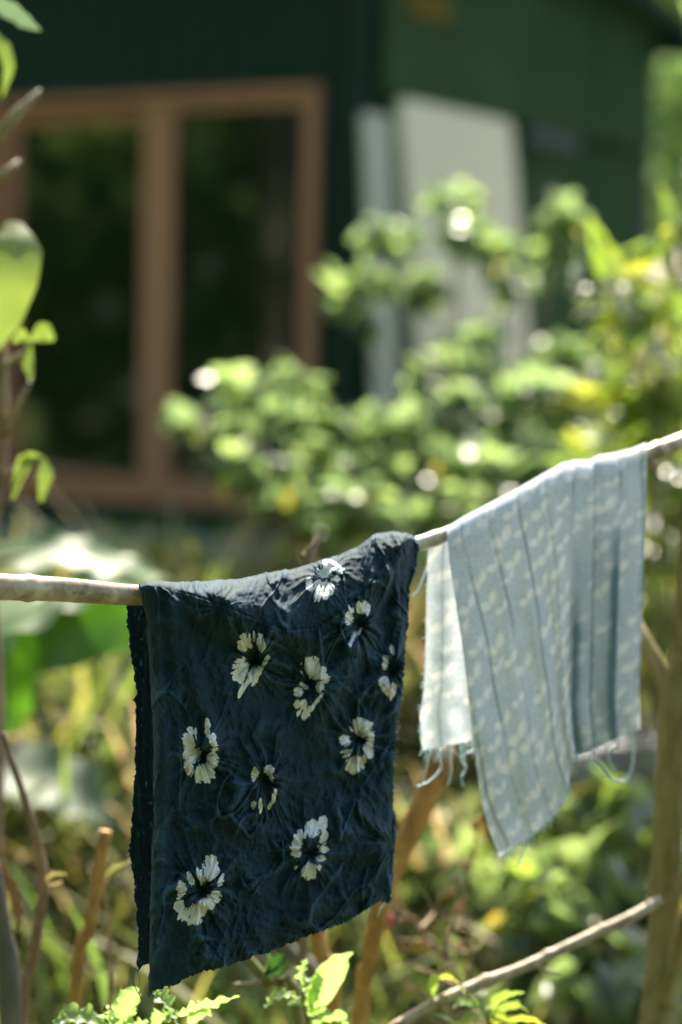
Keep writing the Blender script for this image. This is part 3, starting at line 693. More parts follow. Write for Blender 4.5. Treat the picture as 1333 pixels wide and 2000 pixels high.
# ------------------------------------------------------------------ cloths
def poly(pts, t, by=None):
    A = np.array(pts, float)
    d = np.concatenate([[0], np.cumsum(np.hypot(*np.diff(A, axis=0).T))]); d /= d[-1]
    if by is not None: d = np.array(by, float)
    return np.stack([np.interp(t, d, A[:, 0]), np.interp(t, d, A[:, 1])], -1)
def coons(T, B, L, R, u, v):
    """T,B : (nu,2) at u ; L,R : (nv,2) at v"""
    U = u[None, :, None]; Vv = v[:, None, None]
    c00, c10, c01, c11 = L[0], R[0], L[-1], R[-1]
    return (1 - Vv) * T[None] + Vv * B[None] + (1 - U) * L[:, None] + U * R[:, None] - ((1 - U) * (1 - Vv) * c00 + U * (1 - Vv) * c10 + (1 - U) * Vv * c01 + U * Vv * c11)
def dist_poly(x, y, pts):
    best = np.full(x.shape, 1e9); side = np.zeros(x.shape); tt = np.zeros(x.shape); n = len(pts) - 1
    for i in range(n):
        (ax, ay), (bx, by) = pts[i], pts[i + 1]; dx, dy = bx - ax, by - ay; L2 = dx * dx + dy * dy
        t = np.clip(((x - ax) * dx + (y - ay) * dy) / L2, 0, 1); ex = x - ax - t * dx; ey = y - ay - t * dy; d = np.hypot(ex, ey)
        s = np.sign(dx * ey - dy * ex); mk = d < best; best = np.where(mk, d, best); side = np.where(mk, s, side); tt = np.where(mk, (i + t) / n, tt)
    return best, side, tt
def wrap_off(d, r):   # cross-section over the pole: offset at depth d below the ridge
    return np.where(d < r, np.sqrt(np.clip(r * r - (r - d) ** 2, 0, None)), r)

# ---- dark cloth
nu, nv = 420, 620
u = np.linspace(0, 1, nu); v = np.linspace(0, 1, nv) ** 1.12
Tt = poly([(273,1142),(285,1136),(300,1134),(345,1137),(400,1136),(440,1134),(480,1130),(520,1119),(570,1112),(600,1104),(622,1097),(660,1086),(700,1068),(725,1050),(740,1043),(765,1038),(795,1041),(812,1049),(822,1060)], u)
Bb = poly([(291,1950),(300,1938),(330,1926),(370,1908),(410,1896),(440,1888),(520,1862),(600,1828),(680,1800),(730,1768),(742,1760),(764,1762)], u)
Ll = poly([(273,1142),(284,1200),(292,1300),(300,1450),(299,1600),(294,1750),(292,1880),(291,1950)], v)
Rr = poly([(822,1060),(812,1110),(801,1150),(797,1220),(790,1300),(787,1360),(775,1410),(772,1500),(768,1560),(775,1620),(768,1700),(764,1762)], v)
px = coons(Tt, Bb, Ll, Rr, u, v); x = px[..., 0]; y = px[..., 1]
# ragged hems
x = x + (sstep(.985, 1, u)[None] * 4 * (noise3(v * 170, v * 0, 0, 9) - .5)[:, None]) + (sstep(.03, 0, u)[None] * 4 * (noise3(v * 60, v * 0, 0, 10) - .5)[:, None])
y = y + sstep(.985, 1, v)[:, None] * (6 * (noise3(u * 150, u * 0, 0, 12) - .5) + 6 * (noise3(u * 18, u * 0, 0, 13) - .5))[None]
KN = [(633,1128),(700,1222),(497,1290),(607,1338),(770,1310),(700,1442),(392,1470),(517,1525),(606,1668),(395,1738),(768,1650),(430,1190)]
yr = np.interp(x, Tt[:, 0], Tt[:, 1]); dm = (y - yr) / 1880.
rr = .0135
off = wrap_off(np.clip(dm, 0, None), rr)
ysh = np.interp(x, [330,400,450,500,560,620,680,720,760,790], [1150,1168,1184,1204,1222,1216,1176,1140,1092,1060])
env = np.interp(x, [300,360,440,640,720,790,830], [0,.35,1,1,.7,.2,0])
rel = (y - yr) / np.maximum(8, ysh - yr)
off = off + env * .040 * np.where(rel < 1, np.sin(np.clip(rel, 0, 1) * math.pi / 2), 1 - .80 * sstep(0, 1, (y - ysh) / 95.))
off = off + .010 * sstep(1150, 1900, y) * (fbm(x / 260, y / 400, 4) - .3)
off = off + .028 * (fbm(x / 110, y / 190, 8) - .5) * sstep(1180, 1300, y)
for pts, amp, wd, fa in [([(325,1145),(350,1215),(372,1290),(402,1385),(430,1470)], .0075, 17, .2), ([(296,1145),(312,1300),(322,1500),(314,1700),(302,1930)], .007, 13, .9),
                     ([(788,1045),(752,1140),(728,1210),(690,1290),(640,1380),(600,1440)], .0085, 15, .25), ([(796,1050),(786,1150),(778,1300),(770,1420),(764,1560)], .005, 9, .6),
                     ([(334,1180),(345,1300),(350,1450),(346,1600)], .004, 8, .3), ([(560,1240),(640,1260),(700,1225)], .003, 14, .5), ([(470,1600),(560,1640),(660,1620),(760,1645)], .004, 16, .5),
                     ([(420,1850),(540,1800),(680,1745),(760,1700)], .004, 18, .5), ([(770,1330),(720,1330),(640,1352)], .003, 9, .4), ([(765,1655),(700,1672),(640,1668)], .005, 9, .3), ([(765,1645),(720,1610),(690,1560)], .004, 8, .3),
                     ([(765,1660),(730,1710),(700,1760)], .004, 8, .3)]:
    d, s, t = dist_poly(x, y, pts); wj = wd * (1 + .9 * (s > 0)); off = off + 1.5 * amp * np.exp(-(d / wj) ** 2) * np.clip((1 - t) / .12, 0, 1) ** .5 * (1 - fa * 0)
# crinkles
wx = x + 18 * (fbm(x / 60, y / 60, 21) - .5); wy = y + 18 * (fbm(x / 60, y / 60, 22) - .5)
w1 = worley(wx / 34, wy / 62, 1); w2 = worley(wx / 15, wy / 30, 2); w3 = worley(wx / 7, wy / 13, 3)
lean = wx + .35 * wy; lean2 = wx - .45 * wy
base = 2.6 * w1[0] + 1.5 * w2[0] + .65 * w3[0] + .9 * ridged(lean / 16, wy / 90, 0, 24) ** 3 + .7 * ridged(lean2 / 12, wy / 70, 0, 25) ** 3 + .35 * noise3(x / 4, y / 5, 0, 27)
hw = worley(wx / 52, wy / 22, 4); hw2 = worley(wx / 20, wy / 10, 5)
hor = 2.4 * hw[0] + 1.2 * hw2[0] + .5 * w3[0]
hm = sstep(.35, .75, fbm(x / 150, y / 150, 30) + .25 * sstep(1500, 1850, y) - .1)
base = base * (1 - .6 * hm) + hor * hm * .9
rad_h = 0; wsum = 0
for i, (kx, ky) in enumerate(KN):
    dx = (x - kx) / .82; dy = y - ky; r = np.hypot(dx, dy); th = np.arctan2(dy, dx) + .3 * (noise3(x / 50, y / 50, 0, 31 + i) - .5)
    wgt = np.exp(-(r / 88.) ** 2) * (.35 if i == 11 else 1)
    rg = ridged(np.cos(th) * 3.6 + i * 7, np.sin(th) * 3.6, r / 90., 40 + i) ** 2 * 3.4 + ridged(np.cos(th) * 8 + i * 3, np.sin(th) * 8, r / 50., 60 + i) ** 2 * 1.7 + .5 * w3[0] + .6 * w2[0]
    rad_h = rad_h + wgt * (rg * np.clip(r / 26, .1, 1)); wsum = wsum + wgt
    off = off - (.001 if i == 11 else .0055) * np.exp(-(r / 15.) ** 2) + .0030 * np.exp(-((r - 34) / 20.) ** 2)
h = base * (1 - np.clip(wsum, 0, .8)) + rad_h
amp_edge = np.clip(dm / .004, .35, 1) * (1 - .45 * env * (rel < 1.1))
smooth_l = 1 - .55 * sstep(430, 320, x)
crease = sstep(.86, .98, ridged(wx / 40 + .4 * fbm(x / 50, y / 50, 33), wy / 120, 0, 34)) + .8 * sstep(.86, .98, ridged((wx + .6 * wy) / 46, (wy - .5 * wx) / 130, 0, 35)) + .7 * sstep(.86, .98, ridged((wx - .9 * wy) / 60, (wy + wx) / 120, 0, 36))
h = h + 2.0 * crease * sstep(.42, .62, noise3(x / 48, y / 60, 0, 38)); h = 2 + (h - 2) * (.55 + 1.0 * noise3(x / 95, y / 120, 0, 37))
off = off - .014 * np.exp(-np.clip(x - Ll[:, 0][:, None], 0, None) / 9.) * sstep(0, .06, v)[:, None]
off = off + .0034 * h * amp_edge * smooth_l
V3 = Q(x, y, off)
V3[..., 2] += 0.00055 * (h - 2) * (1 - sstep(0, .02, dm))     # crumpled ridge line on top
# dye mask (undyed petals around the tied knots)
pet = []
def c1(X, Y): return 230 + X / 2.15, 1020 + Y / 2.15
def c2(X, Y): return 230 + X / 2.15, 1450 + Y / 2.151
def pl(cf, k, L):
    for (X, Y, a, b, r) in L:
        cx, cy = cf(X, Y); pet.append((k, cx, cy, a / 2.15, b / 2.15, math.radians(r)))
pl(c1, 0, [(838,298,9,32,15),(855,300,8,30,20),(882,292,13,36,18),(898,285,10,22,10),(805,262,15,26,0),(868,212,32,20,10),(915,238,18,13,0),(925,195,25,18,0),(890,180,30,18,0)])
pl(c1, 1, [(1028,356,28,26,0),(1050,350,12,20,10),(974,402,19,30,15),(982,372,10,24,-20),(1052,375,6,16,15),(990,482,9,32,25),(1018,458,5,18,25),(978,508,8,14,0)])
pl(c1, 2, [(533,505,24,40,20),(552,520,16,14,0),(603,505,17,37,-8),(573,478,5,22,0),(515,618,30,50,15),(508,650,24,26,0),(528,695,11,44,32),(512,722,8,16,20),(572,645,21,36,5),(590,630,14,30,25),(622,582,9,30,28)])
pl(c1, 3, [(815,602,38,38,0),(822,628,48,28,20),(862,640,26,34,-20),(850,690,16,22,0),(758,712,19,20,0),(785,688,24,9,35),(752,765,13,18,30),(780,765,14,20,10),(795,800,32,15,-55),(838,750,7,48,38),(815,785,7,30,35),(760,800,7,16,30)])
pl(c1, 4, [(1153,536,8,22,-10),(1130,575,14,20,0),(1122,603,12,16,0),(1120,675,20,30,-15),(1135,705,18,26,-30),(1156,708,13,34,12)])
pl(c1, 5, [(1015,858,34,34,0),(1042,868,32,38,-15),(1062,900,14,30,0),(1058,935,16,18,0),(955,915,22,24,-30),(960,962,26,7,-10),(965,978,20,6,-25)])
pl(c2, 5, [(990,98,30,34,10),(1010,92,26,32,-10),(1052,35,20,30,-15),(1035,70,12,24,20)])
pl(c1, 6, [(312,880,20,22,0),(305,925,28,50,0),(312,975,34,36,0),(379,866,13,36,-3),(404,918,16,36,-12),(406,1000,18,26,10)])
pl(c2, 6, [(305,50,28,42,10),(300,105,18,32,-15),(365,132,38,40,0),(395,75,20,38,8),(350,150,22,20,0)])
pl(c2, 7, [(580,128,16,30,20),(572,150,10,14,0),(636,118,20,22,0),(648,148,10,16,-20),(571,262,9,16,15),(600,265,8,30,0),(638,268,7,16,10),(657,228,8,34,12)])
pl(c2, 8, [(818,362,30,34,-10),(860,350,20,36,5),(868,400,18,38,0),(862,445,22,16,10),(765,400,22,36,25),(748,440,22,24,0),(752,468,22,14,0),(855,487,19,13,10),(805,540,30,32,0),(822,560,12,14,0),(748,525,6,9,30),(848,525,7,11,0)])
pl(c2, 9, [(393,530,34,50,-8),(345,562,16,38,-22),(308,575,12,30,-20),(268,615,20,32,5),(434,575,13,28,18),(258,682,20,34,0),(278,725,26,32,-20),(330,722,36,42,25),(358,690,24,34,20),(385,672,24,30,0),(412,648,24,24,0),(305,750,16,16,0)])
dye = np.zeros_like(x)
for (k, cx, cy, a, b, r) in pet:
    mk = (np.abs(x - cx) < 60) & (np.abs(y - cy) < 60)
    X_ = x[mk] - cx; Y_ = y[mk] - cy; kx, ky = KN[k]
    th = np.arctan2(y[mk] - ky, (x[mk] - kx)); rk = np.hypot(x[mk] - kx, y[mk] - ky)
    ex = (X_ * math.cos(r) + Y_ * math.sin(r)) / a; ey = (-X_ * math.sin(r) + Y_ * math.cos(r)) / b
    e = 1 - np.hypot(ex, ey)
    e = e + .10 + .35 * (noise3(th * 16, rk / 22, 0, 71) - .5) + .22 * (noise3(x[mk] / 3, y[mk] / 3, 0, 72) - .5) - .5 * sstep(.80, .97, ridged(th * 9, rk / 40, 0, 73))
    dye[mk] = np.maximum(dye[mk], np.clip(.5 + e * 3, 0, 1))
# back layer of the same sheet
nb = 300; vb = np.linspace(0, 1, nb)[1:]
L2 = poly([(273,1142),(262,1150),(250,1168),(247,1195),(256,1280),(266,1360),(265,1480),(259,1600),(254,1660),(264,1740),(270,1820),(268,1900)], vb)
R2 = poly([(822,1060),(806,1075),(796,1120),(780,1300),(755,1500),(745,1720)], vb)
B2 = poly([(268,1900),(280,1885),(300,1880),(500,1830),(745,1720)], u)
L2f = np.vstack([[273, 1142], L2]); R2f = np.vstack([[822, 1060], R2]); pb = coons(Tt, B2, L2f, R2f, u, np.concatenate([[0], vb]))[1:]
xb = pb[..., 0]; yb = pb[..., 1]
xb = xb + sstep(.02, 0, u)[None] * (5 * (noise3(vb * 40, vb * 0, 0, 15) - .5) + 5 * (noise3(vb * 160, vb * 0, 0, 16) - .5))[:, None]
db = (yb - np.interp(xb, Tt[:, 0], Tt[:, 1])) / 1880.
ob = -wrap_off(np.clip(np.maximum(db, vb[:, None] * .5), 0, None), .0135) - .022 * sstep(0, .1, vb)[:, None]
hb = 2.2 * ridged(xb / 14, yb / 80, 0, 81) ** 2 + 1.2 * ridged(xb / 7, yb / 22, 0, 82) ** 2
Vb = Q(xb, yb, ob + .0011 * hb * np.clip(vb * 12, 0, 1)[:, None])
Vall = np.vstack([Vb[::-1].reshape(-1, 3), V3.reshape(-1, 3)]); nr = (nb - 1) + nv
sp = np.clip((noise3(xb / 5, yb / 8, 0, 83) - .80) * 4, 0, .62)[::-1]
dy = np.concatenate([np.zeros(len(Vb) * nu), dye.ravel()]); ln = np.concatenate([np.full(len(Vb) * nu, .8) - sp.ravel() * 1.2, np.zeros(nv * nu)]).clip(0, 1)  # back layer coloured near black for the shade between the layers
pm = PA.lerp(PB, .4); pm.z = Q(550, 1140)[2]
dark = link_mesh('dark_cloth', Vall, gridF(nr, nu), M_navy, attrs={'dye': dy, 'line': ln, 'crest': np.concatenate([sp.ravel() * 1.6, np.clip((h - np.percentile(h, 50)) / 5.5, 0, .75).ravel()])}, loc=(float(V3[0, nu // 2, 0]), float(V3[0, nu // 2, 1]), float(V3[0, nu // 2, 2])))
tag(dark, 'dark indigo crumpled cloth with white tie-dyed flower rings hanging over the pole', 'cloth')
# frayed fibres
rs = np.random.RandomState(3); fr = []
def fib(px0, py0, off0, dx, dy, r=.00028, curl=2.):
    pts = []; cx, cy = px0, py0; k = 4
    for i in range(k + 1):
        pts.append(Q(cx, cy, off0)); cx += dx / k + rs.uniform(-curl, curl); cy += dy / k + rs.uniform(-curl, curl) * .5
    fr.append(tube(pts, r, 4, 0))
for i in range(70):
    q = rs.randint(int(nv * .08), nv - 2); fib(x[q, -1] - 1, y[q, -1], off[q, -1], rs.uniform(2, 8), rs.uniform(-5, 5))
for i in range(70):
    q = rs.randint(0, nu); fib(x[-1, q], y[-1, q] - 1, off[-1, q], rs.uniform(-4, 4), rs.uniform(2, 8))
for i in range(60):
    q = rs.randint(20, nb - 2); fib(xb[q, 0] + 1, yb[q, 0], ob[q, 0], rs.uniform(-6, -2), rs.uniform(-4, 4))
V, F = tubes(fr); tag(link_mesh('frayed_edge', V, F, M_fray, dark), kind='stuff')
def thread(parent, pts, off0, r, mat, name='thread', sub=3):
    V, F = tube([Q(a, b, off0) for a, b in pts], r, 7, .2, step=.002, seed=len(pts)); return link_mesh(name, V, F, mat, parent)
thread(dark, [(266,1888),(262,1915),(268,1935),(274,1945),(277,1958)], -.03, .0006, M_fray)
thread(dark, [(268,1895),(274,1915),(270,1930)], -.03, .0005, M_fray)
thread(dark, [(746,1756),(750,1765),(742,1778),(738,1790)], .012, .0006, M_thread)
thread(dark, [(434,1888),(432,1900),(425,1912),(415,1915)], .02, .0004, M_fray)
thread(dark, [(425,1890),(420,1905),(428,1915)], .02, .0004, M_fray)

# ---- pale cloth
nu, nv = 300, 330
s = np.linspace(0, 1, nu)
uu = np.interp(s, [0, .60, .635, .70, .735, .86, .90, 1], [0, .665, .640, .755, .735, .885, .862, 1])
lay = np.interp(s, [0, .55, .60, .635, .70, .735, .86, .90, 1], [.004, .006, .010, .004, .008, .002, .008, .001, .002])
kk = np.hanning(9); kk /= kk.sum(); uu = np.convolve(np.pad(uu, 4, mode='reflect', reflect_type='odd'), kk, 'valid'); lay = np.convolve(np.pad(lay, 4, mode='edge'), kk, 'valid')
v = np.linspace(0, 1, nv)
TP = [(872,1031),(900,1012),(950,986),(1000,960),(1060,926),(1100,904),(1125,899),(1150,899),(1170,889),(1200,885),(1235,876),(1262,865)]
Tt = poly(TP, uu)
Bb = poly([(976,1674),(1000,1655),(1030,1640),(1085,1592),(1108,1560),(1114,1510),(1122,1474),(1150,1466),(1190,1448),(1215,1440),(1250,1424)], uu)
Ll = poly([(872,1033),(878,1100),(897,1220),(912,1330),(924,1450),(940,1560),(955,1620),(976,1674)], v)
Rr = poly([(1262,868),(1263,950),(1257,1100),(1252,1250),(1248,1340),(1250,1424)], v)
px = coons(Tt, Bb, Ll, Rr, uu, v); x = px[..., 0]; y = px[..., 1]
yr = np.interp(x, Tt[:, 0][np.argsort(Tt[:, 0])], Tt[:, 1][np.argsort(Tt[:, 0])]); dm = (y - yr) / 1650.
off = wrap_off(np.clip(dm, 0, None), .0165) + lay[None] * sstep(0, .08, v)[:, None] + .004 * sstep(0, .3, v)[:, None]
sp_ = s * 470 + v[:, None] * -60 * (1 - s)[None]; vp = v[:, None] * 600 + 0 * s[None]
off = off + .006 * (fbm(x / 60, y / 90, 99) - .5) * sstep(.1, .6, v)[:, None] + .0026 * np.sin(sp_ / 80 * 2 * math.pi + 5 * noise3(sp_ / 110, vp / 260, 0, 98)) * sstep(0, .5, v)[:, None] + .006 * (fbm(x / 120, y / 260, 91) - .5)
crs = np.abs(((sp_ + 8 * (noise3(vp / 90, sp_ * 0, 0, 92) - .5)) % 62) - 31)
crw = noise3(np.floor((sp_ + 4) / 62) * 3.7, vp / 130, 0, 93)
off = off - .0022 * np.exp(-(crs / 4.) ** 2) + .0009 * ridged(x / 26, y / 70, 0, 94) + .0012 * noise3(x / 30, y / 40, 0, 95)
V3 = Q(x, y, off)
line = .55 * np.exp(-(crs / 2.6) ** 2) * sstep(.35, .65, crw) * sstep(0, .06, v)[:, None]
# fold shade painted as darker bands along the turned-over pleats
band = .80 * np.exp(-((s - .655) / .014) ** 2)[None] * sstep(.40, .6, v)[:, None] + .70 * np.exp(-((s - .745) / .010) ** 2)[None] + .95 * np.exp(-((s - .845) / .024) ** 2)[None] * sstep(.2, .45, v)[:, None]
band = band + .34 * (sstep(.62, .66, s) * (1 - .5 * sstep(.88, .9, s)))[None] * sstep(.05, .5, v)[:, None]
band = band * (.65 + .5 * noise3(sp_ / 30, vp / 45, 0, 96))
line = np.clip(np.maximum(line, band), 0, .9)
def pairs(SP, VP, seed):
    rs = np.random.RandomState(seed); d = np.zeros_like(SP)
    for i in range(-1, 13):
        for j in range(0, 15):
            cx = i * 47 + (j % 2) * 20 + rs.uniform(-9, 9) - 10; cy = 22 + j * 43 + (i % 2) * 12 + rs.uniform(-9, 9); sc = rs.uniform(.85, 1.35)
            if rs.rand() < .15: continue
            op = rs.uniform(.55, 1.0)
            for (ox, oy, r_) in ((-9, 2, -1.2), (9, -5, .55)):
                X_ = SP - cx - ox * sc; Y_ = VP - cy - oy * sc; mk = (np.abs(X_) < 18) & (np.abs(Y_) < 18)
                a = X_[mk] * math.cos(r_) + Y_[mk] * math.sin(r_); b = -X_[mk] * math.sin(r_) + Y_[mk] * math.cos(r_)
                e = 1 - np.hypot(a / (7.2 * sc), b / (11. * sc)); d[mk] = np.maximum(d[mk], np.clip(op * (.55 + e * .9), 0, 1))
    return d
dye = pairs(sp_, vp, 4)
nb = 140; vb = np.linspace(0, 1, nb)[1:]
L2f = poly([(872,1033),(852,1050),(838,1074),(834,1110),(832,1250),(828,1350),(820,1400),(826,1466)], np.concatenate([[0], vb]))
R2f = poly([(1262,868),(1262,900),(1254,1100),(1246,1402)], np.concatenate([[0], vb]))
B2 = poly([(826,1466),(860,1458),(928,1446),(965,1520),(1060,1530),(1100,1470),(1246,1402)], uu)
pb = coons(Tt, B2, L2f, R2f, uu, np.concatenate([[0], vb]))[1:]; xb = pb[..., 0]; yb = pb[..., 1]
db = (yb - np.interp(xb, np.sort(Tt[:, 0]), Tt[:, 1][np.argsort(Tt[:, 0])])) / 1650.
spb = s[None] * 470 + 0 * vb[:, None]; vpb = -vb[:, None] * 430 + 0 * s[None]
ob = -wrap_off(np.clip(np.maximum(db, vb[:, None] * .4), 0, None), .0125) - .003 * sstep(0, .15, vb)[:, None] + lay[None] * -.4 + .004 * np.sin(spb / 60 * 6.28) * sstep(0, .5, vb)[:, None] + .002 * noise3(xb / 20, yb / 30, 0, 97)
Vb = Q(xb, yb, ob)
db_ = pairs(spb, -vpb, 9)
crb = np.abs((spb % 62) - 31); lb_ = .4 * np.exp(-(crb / 2.6) ** 2)
Vall = np.vstack([Vb[::-1].reshape(-1, 3), V3.reshape(-1, 3)]); nr = (nb - 1) + nv
pale = link_mesh('pale_cloth', Vall, gridF(nr, nu), M_pale, attrs={'dye': np.concatenate([db_[::-1].ravel(), dye.ravel()]), 'line': np.concatenate([lb_[::-1].ravel(), line.ravel()])},
                 loc=(float(V3[0, nu // 2, 0]), float(V3[0, nu // 2, 1]), float(V3[0, nu // 2, 2])))
tag(pale, 'thin pale blue cloth with small cream leaf marks and a pointed lower corner', 'cloth')
for pts, o_, r in [([(838,1075),(836,1100),(826,1130),(818,1150),(806,1166)], -.03, .0013), ([(825,1405),(822,1440),(826,1460),(820,1476)], -.03, .0013), ([(842,1462),(836,1490),(828,1520),(824,1533)], -.03, .0013),
                   ([(866,1458),(858,1475),(862,1500),(840,1525),(815,1537)], -.03, .0017), ([(882,1455),(880,1480),(882,1505),(876,1534)], -.03, .0015), ([(924,1448),(928,1462),(900,1480),(910,1500),(902,1518),(905,1536)], -.03, .0016),
                   ([(898,1452),(904,1475),(912,1500)], -.03, .0013), ([(1024,1640),(1026,1655),(1016,1678),(1008,1694)], .02, .0012), ([(1158,1462),(1160,1480),(1150,1492)], .02, .0014), ([(1156,1484),(1175,1500),(1195,1522),(1220,1525),(1234,1500),(1240,1440)], .02, .0017),
                   ([(1200,1445),(1206,1455),(1192,1466),(1190,1485),(1202,1504)], .02, .0013)]:
    thread(pale, pts, o_, r * .78, M_thread)

rs = np.random.RandomState(23); fr = []
for q in range(110):
    c = rs.randint(2, nu - 2); fib(x[-1, c], y[-1, c] - 1, off[-1, c], rs.uniform(-6, 6), rs.uniform(5, 20), .00042, 3.)
for q in range(90):
    c = rs.randint(0, int(nu * .25)); fib(xb[-1, c], yb[-1, c] - 1, ob[-1, c], rs.uniform(-7, 7), rs.uniform(6, 34), .00045, 4.)
for q in range(40):
    c = rs.randint(8, nb - 2); fib(xb[c, 0] + 1, yb[c, 0], ob[c, 0], rs.uniform(-8, -1), rs.uniform(-3, 8), .0004, 2.)
V, F = tubes(fr); tag(link_mesh('frayed_edge', V, F, M_thread, pale), kind='stuff')

# ------------------------------------------------------------------ wood around the line
def wood(name, label, cat, pts, radii, mat, rough=.08, step=.015, nodes=None, seed=0, seg=12):
    b = tuple(pts[0]); V, F = tube(pts, radii, seg, rough, step=step, nodes=nodes, seed=seed)
    o = link_mesh(name, V, F, mat, loc=b); return tag(o, label, cat)
# forked tree at right
def g(px, Y): return Vector(base_at(px, Y)) - UP * .03
tb = g(1275, 3.04)
tree_r = wood('forked_tree', 'slim forked tree trunk at the right edge beside the pale cloth', 'tree', [tb, P(1286, 2000, 3.04), P(1296, 1800, 3.04), P(1305, 1600, 3.04), P(1312, 1450, 3.04), P(1320, 1360, 3.04), P(1332, 1260, 3.04), P(1338, 1120, 3.04), P(1352, 960, 3.03), P(1375, 700, 3.05), P(1400, 300, 3.1)],
       [.024, .0215, .0200, .0190, .0185, .0185, .0125, .0115, .011, .009, .005], M_trunk, .05, nodes=[(.32, .004, .02), (.18, .002, .015)], seed=3, seg=16)
for nm, pts, rr_ in [('branch', [P(1322, 1385, 3.04), P(1295, 1320, 3.05), P(1272, 1275, 3.06), P(1235, 1210, 3.09), P(1190, 1130, 3.15)], [.014, .012, .0105, .0095, .007]),
                     ('branch', [P(1300, 1960, 3.02), P(1318, 1880, 3.0), P(1340, 1800, 2.98), P(1380, 1700, 2.95)], [.010, .008, .007, .006])]:
    V, F = tube(pts, rr_, 12, .06, step=.012); link_mesh(nm, V, F, M_trunk, tree_r)
prop = wood('orange_prop', 'thick orange bamboo prop leaning up between the two cloths', 'prop', [g(690, 3.0), P(705, 2000, 3.0), P(722, 1880, 3.0), P(742, 1780, 3.0), P(772, 1690, 3.0), P(818, 1590, 3.0), P(858, 1490, 3.0), P(868, 1458, 3.0)], [.011, .0108, .011, .0118, .0128, .0150, .016, .015], M_orange, .04, nodes=[(.55, .002, .01)], seed=5)
wood('pale_prop', 'pale thin bamboo stake behind the lower hem of the dark cloth', 'stake', [g(655, 3.0), P(650, 2000, 3.0), P(625, 1850, 3.0), P(600, 1700, 3.0)], [.011, .011, .010, .009], M_orange, .05, seed=6)
wood('leaning_stake', 'grey-brown stake slanting behind the dark cloth hem', 'stake', [g(700, 3.3), P(640, 1980, 3.3), P(560, 1850, 3.3), P(470, 1730, 3.3)], [.011, .011, .010, .009], M_grey, .05, seed=7)
st = wood('green_stem', 'green-brown cut stem rising under the dark cloth hem', 'stem', [g(640, 2.820), P(585, 2000, 2.820), P(530, 1925, 2.820), P(480, 1868, 2.820), P(462, 1846, 2.820)], [.007, .0068, .0064, .006, .0055], M_greenstem, .05, seed=8, nodes=[(.9, .0015, .006)])
V, F = tube([P(520, 1912, 2.820), P(490, 1918, 2.810), P(455, 1922, 2.800)], [.0028, .0022, .001], 7, .1, step=.004); link_mesh('twig', V, F, M_stick, st)
for m_, wv in [([(518,1905,2.810),(540,1875,2.800),(556,1862,2.800)], .007), ([(518,1905,2.810),(528,1880,2.810),(524,1862,2.810)], .004), ([(518,1908,2.810),(545,1895,2.800),(562,1868,2.800)], .006)]:
    big_leaf(st, m_, [.002, wv, .002], M_leafdark, .8, .3, Nw=5, wav=.001)
ls = wood('fallen_stick', 'long pale bamboo stick slanting up to the forked tree at the lower right', 'stick', [P(700, 2060, 2.760), P(770, 2006, 2.787), P(860, 1955, 2.821), P(940, 1920, 2.852), P(1020, 1890, 2.883), P(1110, 1848, 2.917), P(1180, 1815, 2.944), P(1235, 1790, 2.965), P(1288, 1758, 2.985)],
     [.0072, .0070, .0069, .0075, .0068, .0070, .0070, .0075, .0062], M_stick, .04, step=.004, nodes=[(.42, .0018, .006), (.62, .0015, .005), (.80, .0015, .004)], seed=9)
V, F = tube([P(1045, 1886, 2.892), P(1068, 1896, 2.901), P(1095, 1900, 2.911)], [.003, .0028, .0014], 7, .2, step=.004); link_mesh('twig', V, F, M_stick, ls)
V, F = tubes([tube([P(1285, 1758, 2.984), P(1292, 1750, 2.987)], [.0045, .003], 7, .3), tube([P(1290, 1764, 2.986), P(1300, 1760, 2.990)], [.003, .002], 6, .3), tube([P(1270, 1768, 2.978), P(1264, 1756, 2.976)], [.003, .0015], 6, .3)]); link_mesh('broken_end', V, F, M_twig, ls)
# left stems
wood('dead_reed', 'tall thin dry brown reed with a kink at the left', 'reed', [g(10, 3.0), P(42, 2000, 2.95), P(62, 1880, 2.95), P(85, 1740, 2.93), P(78, 1670, 2.93), P(55, 1580, 2.92), P(18, 1470, 2.92), P(8, 1430, 2.92)], [.008, .0075, .007, .0068, .0065, .0048, .004, .003], M_twig, .05, nodes=[(.66, .002, .008)], seed=10)
wood('orange_stake', 'short orange-brown cut stake left of the dark cloth', 'stake', [g(125, 2.95), P(145, 1965, 2.95), P(175, 1810, 2.95), P(192, 1720, 2.95), P(206, 1622, 2.95)], [.0085, .0082, .0080, .0078, .0078], M_orange, .04, nodes=[(.82, .0018, .008)], seed=11)
wood('slim_tree', 'dark grey slim tree in the lower left corner', 'tree', [g(60, 2.9), P(22, 2000, 2.9), P(5, 1820, 2.9), P(-25, 1650, 2.9), P(-60, 1500, 2.9)], [.015, .014, .012, .010, .007], M_grey, .06, seed=12)
sp1 = wood('dry_twig', 'short twig with small dry leaves beside the orange stake', 'twig', [g(225, 3.0), P(215, 1900, 3.0), P(205, 1730, 2.97), P(235, 1700, 2.97), P(258, 1680, 2.97)], [.003, .003, .003, .003, .002], M_stick, .1, seed=13, seg=7)
for i, (m_, wv) in enumerate([([(88,1722,2.92),(105,1708,2.92),(130,1708,2.92)], .006), ([(88,1725,2.92),(105,1728,2.92),(122,1722,2.92)], .005), ([(205,1712,2.96),(225,1695,2.96),(250,1685,2.96)], .007)]):
    big_leaf(sp1, m_, [.002, wv, .002], M_dry, .5, .3, Nw=5, wav=.002, seed=i)
dl = empty('curled_dry_leaf', P(10, 1710, 2.88), 'curled peach coloured dry leaf hanging on the slim grey tree', 'dry leaf')
big_leaf(dl, [(2, 1690, 2.87), (14, 1730, 2.87), (28, 1780, 2.87), (36, 1815, 2.87)], [.004, .012, .012, .002], M_bud, .7, .6, Nw=5, wav=.002, name='leaf_blade')
